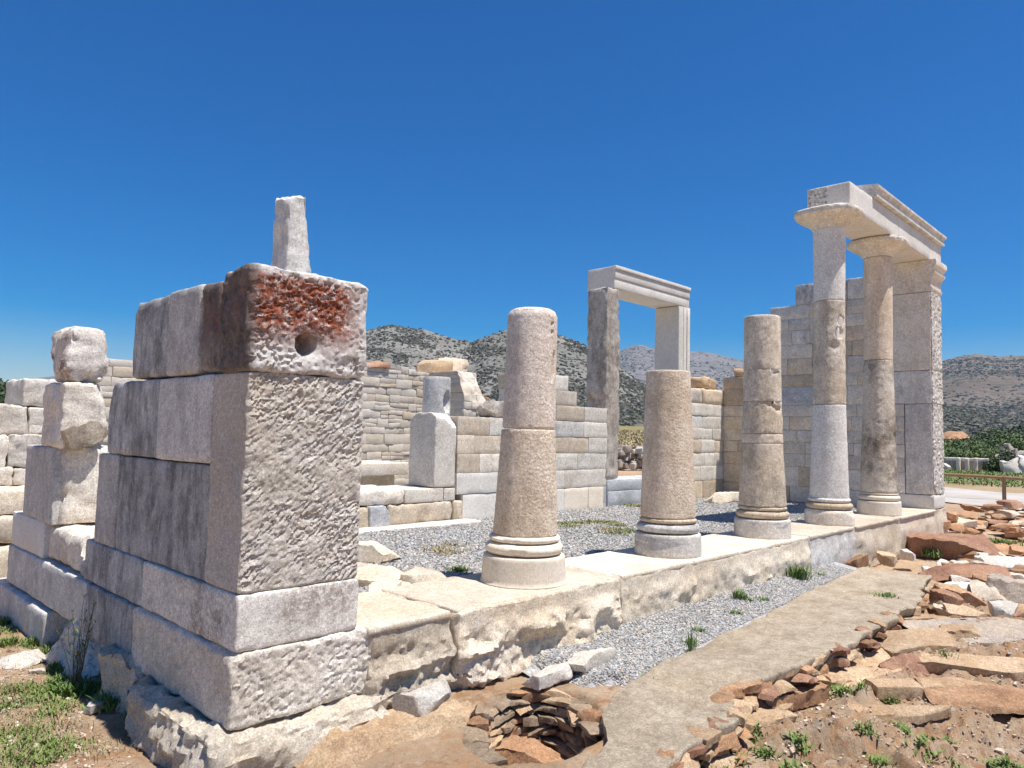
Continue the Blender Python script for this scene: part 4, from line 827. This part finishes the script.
prock(912, 642, -.70, .75, .40, .13, 'schist_tan', 'tilted tan slab casting a dark shadow beside the wall footing', rz=-.5, seed=1115, ncut=4, res=.03).rotation_euler = (.12, -.10, 0)
prock(928, 622, -.70, .55, .34, .12, 'schist_tan', 'flat orange slab above the tilted tan slab', rz=-.7, seed=1116, ncut=4, res=.03)
prock(940, 655, -.84, .36, .28, .14, 'schist_grey', 'grey split stone in the shadow of the tilted tan slab', rz=-.2, seed=1117)
prock(820, 688, -.84, 1.15, .42, .18, 'schist_tan', 'long tan rock shelf below the side of the wall footing', rz=-.25, seed=1118, ncut=4, res=.035, amp=.09)
prock(880, 662, -.82, .85, .36, .17, 'schist_tan', 'tan rock shelf between the long shelf and the tilted slab', rz=-.35, seed=1119, ncut=4, res=.035, amp=.09)
prock(745, 706, -.80, .42, .24, .13, 'schist', 'brown slab filling the notch of the wall footing', rz=-.3, seed=1120, res=.03)
prock(858, 562, -.47, .55, .22, .14, 'schist', 'brown block at the foot of the platform where the gravel strip ends', rz=-.1, seed=1121)
prock(886, 559, -.47, .50, .24, .13, 'schist_tan', 'tan block beside the brown block at the end of the gravel strip', rz=.2, seed=1122)
prock(908, 556, -.47, .34, .2, .12, 'rock_white', 'pale block against the far end of the wall footing', rz=.1, seed=1123)
prock(20, 663, -.62, .36, .24, .06, 'rock_white', 'flat pale stone lying in the grass at the left edge', rz=.6, seed=1124)
prock(38, 672, -.60, .11, .07, .035, 'rock_white', 'small white stone near the flat pale stone in the grass', seed=1125)
prock(98, 706, -.60, .2, .12, .05, 'rock_white', 'small white stone in the weeds at the foot of the foundation', rz=.4, seed=1126)
for k, (u, v, sx, sy, sz, rz, mt, lab) in enumerate([(745, 722, .55, .22, .07, -.55, 'schist_tan', 'thin orange ledge against the lower end of the wall footing'), (790, 700, .60, .20, .08, -.35, 'schist', 'thin brown ledge under the long tan shelf'), (850, 678, .55, .22, .07, -.45, 'schist_tan', 'narrow layered ledge between two tan shelves'), (935, 690, .95, .30, .07, -.8, 'schist_tan', 'low orange ledge running below the tan layered shelf'),
    (1000, 700, 1.0, .34, .07, -.95, 'schist', 'low brown ledge in the soil at the right edge'), (900, 715, .70, .22, .05, -.7, 'schist_tan', 'thin pale orange ledge in the soil of the right foreground'), (985, 628, .85, .30, .10, -.95, 'schist', 'rust brown slab above the broad greyish ledge'), (905, 668, .40, .22, .10, -.5, 'schist_red', 'dark red brown stone under the tilted tan slab'), (960, 640, .55, .28, .08, -.7, 'schist_tan', 'flat orange stone at the left end of the broad greyish ledge'), (860, 640, .35, .16, .07, -.4, 'schist', 'small brown plate against the middle of the wall footing')]):
    prock(u, v, -.635, sx, sy, sz+.02, mt, lab, rz=rz, seed=1140+k, ncut=6, amp=.14, rough=.4, res=sx/24)
rp = thing('rubble_wall', 'collapsed dry stone wall of brown and orange schist beyond the right end of the platform', 'rubble wall', (14, -.4, -.62))
for k in range(99):
    f = rg.random(); x = 12.7+f*6.5+rg.uniform(-.3, .3); y0 = np.interp(x, [12.6, 16, 22], [.05, -.1, .4]); dy = rg.uniform(-1.0, .45); y = y0+dy*(1+.06*(x-12)); s = rg.uniform(.18, .48)
    z = -.66+max(0, .36*(1-abs(dy-.1)/1.1))*rg.random()
    V, F = rock(x, y, z, s*1.45, s*.9, s*rg.uniform(.20, .38), seed=1200+k, rz=rg.uniform(-1.5, 1.5), ncut=5, res=s/6, amp=.1); mesh('stone', V, F, M[['schist', 'schist_tan', 'schist_red', 'schist', 'schist', 'schist_red', 'schist', 'schist_tan', 'schist', 'marble_tan'][int(rg.integers(10))]], rp)
hp = thing('rubble_heap', 'heap of small brown and white stones between the largest boulders at the right', 'rubble heap', (9.6, -1.2, -.72))
for k in range(80):
    u, v = rg.uniform(940, 1030), rg.uniform(548, 612); p = at(u, v, 'z', -.50); s = rg.uniform(.10, .26)
    V, F = rock(p[0], p[1], -.66+rg.uniform(0, .10), s*1.5, s, s*.5, seed=1300+k, rz=rg.uniform(-1.5, 1.5), ncut=5, res=s/6); mesh('stone', V, F, M[['schist', 'schist_tan', 'marble_tan', 'schist', 'schist_red', 'schist', 'schist_tan', 'rock_white'][k % 8]], hp)

# ------------------------------------------------------------------ plants
def leaf_mat(name, a, b, tr=.25):
    g = G(name, rough=.6, spec=.3); r = g.n.new('ShaderNodeNewGeometry').outputs['Random Per Island']
    g.b.inputs['Subsurface Weight'].default_value = 0; m = g.done(g.mix(r, a, b)); return m
M['grass'] = leaf_mat('fresh_grass', (.10, .17, .035), (.22, .27, .07))
M['weed'] = leaf_mat('weed_leaf', (.075, .14, .03), (.17, .24, .06))
M['dry'] = leaf_mat('dry_stems', (.26, .20, .10), (.42, .34, .19))
M['stem'] = leaf_mat('dark_stem', (.10, .07, .045), (.14, .10, .06))
M['bush'] = leaf_mat('shrub_leaf', (.032, .055, .018), (.085, .115, .036))
M['bush_light'] = leaf_mat('light_shrub_leaf', (.06, .10, .026), (.14, .18, .055))
def blades(P, h, wd, lean, seed):
    """curved blades: three-segment strips"""
    rg = np.random.default_rng(seed); n = len(P); a = rg.uniform(0, 2*math.pi, n); l = rg.uniform(.2, 1, n)*lean; hh = h*rg.uniform(.55, 1.15, n); d = np.stack([np.cos(a), np.sin(a), 0*a], -1); t = np.stack([-np.sin(a), np.cos(a), 0*a], -1)
    Vs = []
    for f, ww in ((0, .8), (.4, 1.), (.75, .7), (1., .06)):
        c = P+d*(l*hh*f**1.7)[:, None]+np.array([0, 0, 1.])*(hh*(f-.35*f*f*np.minimum(l, 1)))[:, None]
        Vs += [c-t*(wd*ww*.5), c+t*(wd*ww*.5)]
    V = np.stack(Vs, 1).reshape(-1, 3); f = np.array([[0, 1, 3, 2], [2, 3, 5, 4], [4, 5, 7, 6]])
    return V, (f[None]+8*np.arange(n)[:, None, None]).reshape(-1, 4)
def clumps(cent, n, spread, seed):
    rg = np.random.default_rng(seed); C_ = cent[rg.integers(0, len(cent), n)]; return C_+rg.normal(0, 1, (n, 2))*spread
def on_ground(xy, hf=gh): return np.stack([xy[:, 0], xy[:, 1], hf(xy[:, 0], xy[:, 1])-.004], -1)
def gpx(pts, z=-.57): return np.array([at(u, v, 'z', z)[:2] for u, v in pts])
g1 = gpx([(8, 640), (30, 690), (45, 650), (60, 665), (40, 700), (48, 715), (40, 730), (48, 745), (45, 760), (15, 690), (8, 705), (70, 690), (60, 680), (88, 690), (75, 670), (5, 735), (10, 760), (35, 640), (50, 640), (0, 620), (5, 628), (72, 745), (52, 690), (20, 745), (30, 760), (60, 705)])
xy = clumps(g1, 3400, .06, 31); V1 = blades(on_ground(xy), .045, .0075, 1.2, 32)
xy = clumps(g1[[0, 2, 3, 11, 12, 13, 14, 17, 18, 19]], 1500, .035, 33); V2 = blades(on_ground(xy), .075, .009, 1.0, 34)
V, F = join([V1, V2]); tag(mesh('grass', V, F, M['grass'], smooth=0, origin=np.zeros(3)), 'green grass patches in the soil left of the ruin', 'grass', kind='stuff')
dd = gpx([(20, 720), (10, 690), (30, 740), (15, 760), (60, 725), (5, 660), (95, 750)]); xy = clumps(dd, 900, .09, 35); V, F = blades(on_ground(xy), .06, .004, 1.2, 36)
tag(mesh('dry_grass', V, F, M['dry'], smooth=0, origin=np.zeros(3)), 'thin dry grass among the green patches', 'grass', kind='stuff')
wpts = gpx([(735, 755), (752, 735), (765, 750), (712, 735), (722, 745), (745, 700), (790, 765), (800, 745), (838, 690), (842, 698), (912, 690), (930, 740), (905, 728), (925, 755), (960, 765), (1000, 755), (1012, 762), (890, 700), (868, 742), (985, 690), (700, 768), (715, 765), (880, 765), (945, 735), (860, 700), (805, 700)], -.60)
xy = clumps(wpts, 1500, .03, 37); V, F = blades(on_ground(xy), .055, .011, 1.3, 38)
tag(mesh('weeds', V, F, M['grass'], smooth=0, origin=np.zeros(3)), 'small green weeds scattered over the rocky soil at the bottom right', 'weeds', kind='stuff')
spts = gpx([(640, 690), (652, 672), (660, 665), (668, 660), (628, 690), (690, 640), (700, 628), (735, 612), (750, 600), (762, 598), (645, 680), (820, 575), (672, 668)], -.38)
xy = clumps(spts, 700, .025, 39); V, F = blades(on_ground(xy, strip_h), .05, .008, 1.3, 40)
tag(mesh('weeds', V, F, M['weed'], smooth=0, origin=np.zeros(3)), 'low weeds sprouting through the gravel strip', 'weeds', kind='stuff')
ipts = gpx([(565, 524), (580, 523), (595, 522), (608, 523), (618, 526), (570, 527), (625, 531), (615, 533), (635, 506), (630, 505), (438, 549), (446, 552), (452, 545), (605, 530)], -.05)
xy = clumps(ipts, 1500, .075, 41); V, F = blades(on_ground(xy, floor_h), .06, .010, 1.2, 42)
tag(mesh('grass', V, F, M['dry'], smooth=0, origin=np.zeros(3)), 'dry yellowish tufts on the gravel between the columns', 'grass', kind='stuff')
xy = clumps(ipts[:10], 1500, .085, 43); V, F = blades(on_ground(xy, floor_h), .05, .011, 1.2, 44)
tag(mesh('grass', V, F, M['weed'], smooth=0, origin=np.zeros(3)), 'green ground growth on the gravel between the first two columns', 'grass', kind='stuff')
xy = np.stack([rg.uniform(34, 60, 16000), rg.uniform(-6, 22, 16000)], -1); az_ = np.arctan2(xy[:, 0]-CAMP[0], xy[:, 1]-CAMP[1]); rr_ = np.hypot(xy[:, 0]-CAMP[0], xy[:, 1]-CAMP[1]); xy = xy[(rr_ > 35) & (rr_ < 56) & (az_ > 1.2)]
V, F = blades(on_ground(xy), .15, .06, 1.3, 46); tag(mesh('grass', V, F, M['weed'], smooth=0, origin=np.zeros(3)), 'rough green grass between the track and the far row of blocks', 'grass', kind='stuff')
az_ = rg.uniform(.86, 1.08, 14000); rr_ = 24+70*rg.random(14000)**1.6; xy = np.stack([CAMP[0]+rr_*np.sin(az_), CAMP[1]+rr_*np.cos(az_)], -1)
V, F = blades(on_ground(xy), .30, .10, 1.2, 48); tag(mesh('dry_grass', V, F, M['dry'], smooth=0, origin=np.zeros(3)), 'dry golden grass on the slope seen through the doorway', 'grass', kind='stuff')
def tuft(u, v, z, n, sp, h, wd, mt, label, name='weed', lean=1.0):
    p = at(u, v, 'z', z); xy = p[:2]+np.random.default_rng(int(u*7+v)).normal(0, 1, (n, 2))*sp
    V, F = blades(np.stack([xy[:, 0], xy[:, 1], np.full(n, z)], -1), h, wd, lean, int(u+v)); return tag(mesh(name, V, F, M[mt], smooth=0), label, 'plant')
tuft(459, 572, -.05, 150, .03, .055, .012, 'weed', 'compact green tuft on the gravel left of the nearest column')
tuft(799, 578, -.37, 120, .05, .17, .014, 'weed', 'leafy green plant against the foot of the platform past the middle column')
tuft(740, 598, -.37, 60, .025, .10, .010, 'weed', 'small green plant in the strip below the long slab')
tuft(691, 652, -.41, 30, .015, .16, .006, 'weed', 'thin upright green stalks at the edge of the wall footing', lean=.4)
tuft(562, 748, -.90, 130, .05, .20, .016, 'grass', 'bright green leafy plant growing in the pit')
tuft(530, 770, -.88, 110, .06, .10, .014, 'grass', 'bright green low plant at the bottom of the pit')
tuft(884, 598, -.39, 70, .05, .06, .014, 'weed', 'green weed growing on the top of the wall footing')
tuft(930, 556, -.55, 130, .06, .14, .016, 'weed', 'dark green plant beside the largest reddish boulder')
tuft(855, 565, -.50, 260, .06, .09, .014, 'weed', 'spreading green plant on the brown block at the end of the gravel strip')
tuft(945, 668, -.64, 60, .03, .16, .010, 'weed', 'green stalks in the dark gap beside the tilted slab', lean=.5)
tuft(112, 706, -.58, 220, .045, .10, .010, 'weed', 'dense dark green weed against the yellowish foundation stone')
tuft(135, 722, -.58, 90, .03, .07, .010, 'weed', 'small green weed beneath the big foundation rock')
tuft(1000, 545, -.58, 600, .11, .12, .016, 'grass', 'bright green grass tuft among the boulders at the right edge', name='grass_tuft')
# tall thin weed
tw = thing('tall_weed', 'tall thin dry weed with bare dark stems in front of the stepped base', 'plant', tuple(at(76, 690, 'z', -.58)))
b = np.array(at(76, 690, 'z', -.58)); rg = np.random.default_rng(77); lv = []
for k in range(15):
    a = rg.uniform(0, 6.28); L = rg.uniform(.28, .56); ln = rg.uniform(.05, .30); cr_ = []
    pts = [b+np.array([math.cos(a)*(.02+ln*L*f**1.4), math.sin(a)*(.02+ln*L*f**1.4), L*f]) + rg.normal(0, .004, 3) for f in np.linspace(0, 1, 8)]
    V = []; F = []
    for i, p in enumerate(pts):
        r = .0035*(1-.7*i/7)
        V += [p+np.array([r*math.cos(t), r*math.sin(t), 0]) for t in np.arange(5)*2*math.pi/5]
        if i: F += [[(i-1)*5+j, (i-1)*5+(j+1) % 5, i*5+(j+1) % 5, i*5+j] for j in range(5)]
        if i > 2 and rg.random() < .6: lv += [p+rg.normal(0, .006, 3) for _ in range(3)]
    mesh('stem', V, F, M['stem'], tw, smooth=60)
V, F = blades(np.array(lv), .035, .007, 1.5, 79); mesh('leaves', V, F, M['weed'], tw, smooth=0)
xy = b[:2]+rg.normal(0, 1, (420, 2))*.055; V, F = blades(on_ground(xy), .085, .014, 1.1, 80); mesh('basal_leaves', V, F, M['weed'], tw, smooth=0)

def shrub(x, y, z, sx, sy, sz, n, leaf, mt, label, name='shrub', seed=0, lobes=9, cat='shrub', trunk=False, group=None):
    rg = np.random.default_rng(seed); t = thing(name, label, cat, (x, y, z), group)
    L = rg.normal(0, 1, (lobes, 3)); L = L/np.linalg.norm(L, axis=1, keepdims=True)*rg.uniform(.25, .72, (lobes, 1)); L[:, 2] = np.abs(L[:, 2])*.9
    k = rg.integers(0, lobes, n); d = rg.normal(0, 1, (n, 3)); d /= np.linalg.norm(d, axis=1, keepdims=True); P = L[k]+d*(rg.uniform(.55, 1.05, (n, 1))*rg.uniform(.26, .48, lobes)[k][:, None])
    P[:, 2] = np.abs(P[:, 2]); C_ = P*np.array([sx, sy, sz])+np.array([x, y, z+.08*sz])
    u = rg.normal(0, 1, (n, 3)); u /= np.linalg.norm(u, axis=1, keepdims=True); q = np.cross(u, d+.3*rg.normal(0, 1, (n, 3))); q /= np.maximum(np.linalg.norm(q, axis=1, keepdims=True), 1e-6)
    s = (leaf*rg.uniform(.6, 1.3, n))[:, None]
    V = np.stack([C_-u*s*.5-q*s*.3, C_+u*s*.5-q*s*.3, C_+u*s*.5+q*s*.3, C_-u*s*.5+q*s*.3], 1).reshape(-1, 3); F = np.arange(4*n).reshape(-1, 4)
    mesh('crown', V, F, M[mt], t, smooth=0)
    V = []; F = []
    for j in range(6):
        e = L[j % lobes]*np.array([sx, sy, sz])*.9; m0 = np.array([x, y, z-.1]); m1 = np.array([x, y, z])+e
        for i, f in enumerate((0, .5, 1)):
            p = m0+(m1-m0)*f; r = max(.02, .045*sz*(1-.7*f)); V += [p+np.array([r*math.cos(a), r*math.sin(a), 0]) for a in np.arange(5)*2*math.pi/5]
            if i: o_ = j*15+(i-1)*5; F += [[o_+jj, o_+(jj+1) % 5, o_+5+(jj+1) % 5, o_+5+jj] for jj in range(5)]
    mesh('trunk', V, F, M['stem'], t, smooth=60); return t
def pos(u, dist, dz=0.):
    a, _ = ae(u, 440); x, y = CAMP[0]+dist*math.sin(a), CAMP[1]+dist*math.cos(a); return x, y, float(gh(x, y))+dz
# far right: low marble blocks, shrubs, fence
rgf = np.random.default_rng(3)
labs = ['long', 'second', 'third', 'fourth', 'last']
for k, (u, L, hgt) in enumerate([(949, 2.2, .80), (961.5, .9, .76), (970, .9, .8), (981, .9, .8), (990, 1.0, .8)]):
    x, y, z = pos(u, 58); V, F = block(x-.55, x+.55, y-L/2, y+L/2, z-.1, z+hgt, r=.05, amp=.03, res=.2, seed=1500+k, rz=.15)
    tag(mesh('marble_block', V, F, M['jamb_old' if k != 2 else 'shaft_soot']), ['widest grey marble block of the far row, nearest the white corner pier', 'narrow grey marble block, second in the far row from the white corner pier', 'lighter grey marble block in the middle of the far row', 'grey marble block in the far row, second from the round green shrub', 'grey marble block half hidden by the round green shrub in the far row'][k], 'stone block', 'row of marble blocks beyond the track')
    if k < 4:
        x, y, z = pos(u+(9 if k == 0 else 5.2), 57); V, F = block(x-.3, x+.3, y-.11, y+.11, z-.1, z+hgt+.03, r=.04, amp=.03, res=.15, seed=1510+k, rz=.15)
        tag(mesh('marble_block', V, F, M['rock_white']), ['upright white stone at the right of the widest grey block in the far row', 'upright white stone right of the narrow grey block in the far row', 'upright white stone right of the lighter grey block in the far row', 'upright white stone next to the round green shrub in the far row'][k], 'stone block', 'row of marble blocks beyond the track')
for k, (u, sx, hgt) in enumerate([(946, .9, .45), (1008, 1.1, .7), (1018, 1.6, .9), (1026, 1.6, 1.0)]):
    x, y, z = pos(u, 56); V, F = rock(x, y, z-.1, sx, sx*.8, hgt, seed=1520+k); tag(mesh('rock', V, F, M['rock_white']), ['low white rock before the widest block of the far row', 'small white rock right of the round green shrub beyond the track', 'white boulder beyond the track near the right edge', 'white boulder beyond the track, cut by the right edge'][k], 'rock')
frs = []
for k in range(60):
    u = rgf.uniform(1000, 1060); d = rgf.uniform(66, 69); x, y, z = pos(u, d); s = rgf.uniform(.4, .9); frs.append(rock(x, y, z+rgf.uniform(0, 1.6)*(.4+.6*rgf.random()), s*1.4, s, s*.7, seed=1600+k, res=s/4))
V, F = join(frs); tag(mesh('fieldstone_wall', V, F, M['fieldstone']), 'distant brown dry stone wall below the dark tree at the right edge', 'wall')
for k, (u, d, sx, sz, n, mt, lab) in enumerate([(1000, 57, .95, 1.5, 2600, 'bush', 'round green shrub standing in the far row of marble blocks'), (952, 72, 4.5, 2.0, 12000, 'bush_light', 'light green shrub behind the widest block of the far row'), (966, 76, 4.5, 2.2, 12000, 'bush_light', 'light green shrub behind the middle of the far row'), (980, 80, 5, 2.5, 12000, 'bush', 'green shrub behind the last blocks of the far row'), (1000, 84, 5, 2.9, 12000, 'bush_light', 'green shrub in front of the broad dark tree'),
        (1016, 105, 10, 4.3, 17000, 'bush', 'broad dark green tree at the right edge'), (935, 84, 5, 2.5, 6000, 'bush', 'green shrub partly hidden behind the white corner pier'), (985, 120, 8, 3.2, 6000, 'bush', 'dark green tree behind the light shrubs'), (1040, 110, 9, 4.4, 6000, 'bush', 'dark green tree just beyond the right edge'), (955, 100, 5, 2.7, 3000, 'bush', 'dark shrub far behind the light green shrubs')]):
    x, y, z = pos(u, d); shrub(x, y, z, sx, sx, sz, n, (.12 if d < 60 else .15) if d < 90 else .22, mt, lab, seed=1700+k, name='tree' if 'tree' in lab else 'shrub', cat='tree' if 'tree' in lab else 'shrub')
x, y, z = pos(955, 92); V, F = rock(x, y, z-1, 6, 6, 3.5, seed=1750, ncut=9); tag(mesh('earth_mound', V, F, M['schist']), 'brown earth mound rising behind the light green shrubs', 'mound')
fn_ = thing('fence', 'low brown wooden rail fence along the near edge of the pale track', 'fence', pos(1003, 27.0))
g = G('fence_wood'); c = g.mix(g.noise(6, 5, .7, g.scl(g.co, (1, 1, .2))), (.22, .12, .06), (.34, .21, .12)); M['wood'] = g.done(c)
def bar(p, q, r, n=10, seed=0):
    p, q = np.array(p, float), np.array(q, float); d = (q-p)/np.linalg.norm(q-p); a = np.cross(d, [0, 0, 1.] if abs(d[2]) < .9 else [1., 0, 0]); a /= np.linalg.norm(a); b_ = np.cross(d, a); V = []; F = []; m = 8
    for i in range(m+1):
        c_ = p+(q-p)*i/m+.006*np.array([vn(np.array([i*.9, seed, 0])), 0, vn(np.array([i*.9, seed, 5]))])
        V += [c_+r*(math.cos(t)*a+math.sin(t)*b_) for t in np.arange(n)*2*math.pi/n]
        if i: F += [[(i-1)*n+j, (i-1)*n+(j+1) % n, i*n+(j+1) % n, i*n+j] for j in range(n)]
    F += [list(range(n))[::-1], [m*n+j for j in range(n)]]; return V, F
pp = []
for k in range(-5, 3):
    x0, y0, z0 = pos(1003, 27.0); x = x0+tn[0]*3.1*k-dr[0]*.22*k*-1*.6; y = y0+tn[1]*3.1*k-dr[1]*.22*k*-1*.6; z = float(gh(x, y)); V, F = bar((x, y, z-.2), (x, y, z+.74), .055, seed=k+9); mesh('post', V, F, M['wood'], fn_, smooth=60); pp.append((x, y, z+.70))
for k, (p, q) in enumerate(zip(pp, pp[1:])):
    V, F = bar(p, q, .05, seed=k+30); mesh('rail', V, F, M['wood'], fn_, smooth=60)
# seen through the doorway and over the left wall
x, y, z = pos(632, 22); fw = []
for k in range(170):
    u = rgf.uniform(560, 720); x, y, z = pos(u, 22+rgf.uniform(-.3, .3)); s = rgf.uniform(.14, .3); fw.append(rock(x, y, z+rgf.uniform(0, .55), s*1.4, s, s*.75, seed=1800+k, res=s/4))
V, F = join(fw); tag(mesh('fieldstone_wall', V, F, M['fieldstone']), 'low fieldstone wall seen through the marble doorway', 'wall')
x, y, z = pos(629, 16.5); tag(mesh('stone', *rock(x, y, z-.05, .9, .5, .3, seed=1990), M['rock_white']), 'white block behind the marble sill', 'stone')
for k, (u, d, sx, sz, lab) in enumerate([(4, 160, 14, 5.2, 'green bush cluster on the skyline at the left edge'), (20, 165, 14, 5.0, 'dark green bush on the skyline left of the broken wall stack'), (-25, 155, 15, 6.0, 'green bush just beyond the left edge'), (44, 170, 14, 4.6, 'green bush behind the broken wall stack')]):
    x, y, z = pos(u, d); shrub(x, y, z, sx, sx, sz, 6000, .7, 'bush', lab, seed=1900+k)

# thin air between here and the mountains
hz = bpy.data.materials.new('thin_air'); hz.use_nodes = True; hn = hz.node_tree; hn.nodes.remove(hn.nodes['Principled BSDF'])
pv = hn.nodes.new('ShaderNodeVolumePrincipled'); pv.inputs['Color'].default_value = (.70, .84, 1, 1); pv.inputs['Density'].default_value = .00010; pv.inputs['Anisotropy'].default_value = .2
hn.links.new(pv.outputs[0], hn.nodes['Material Output'].inputs['Volume'])
zt_ = max(float(np.max(h[2])) for h in HILLS.values())+25
q = 6100.0; V = [(x, y, z) for z in (-40.0, zt_) for x, y in ((-q, -q), (q, -q), (q, q), (-q, q))]
tag(mesh('haze', V, [[0, 3, 2, 1], [4, 5, 6, 7], [0, 1, 5, 4], [1, 2, 6, 5], [2, 3, 7, 6], [3, 0, 4, 7]], hz, smooth=0), 'thin summer haze in front of the mountains', kind='stuff')
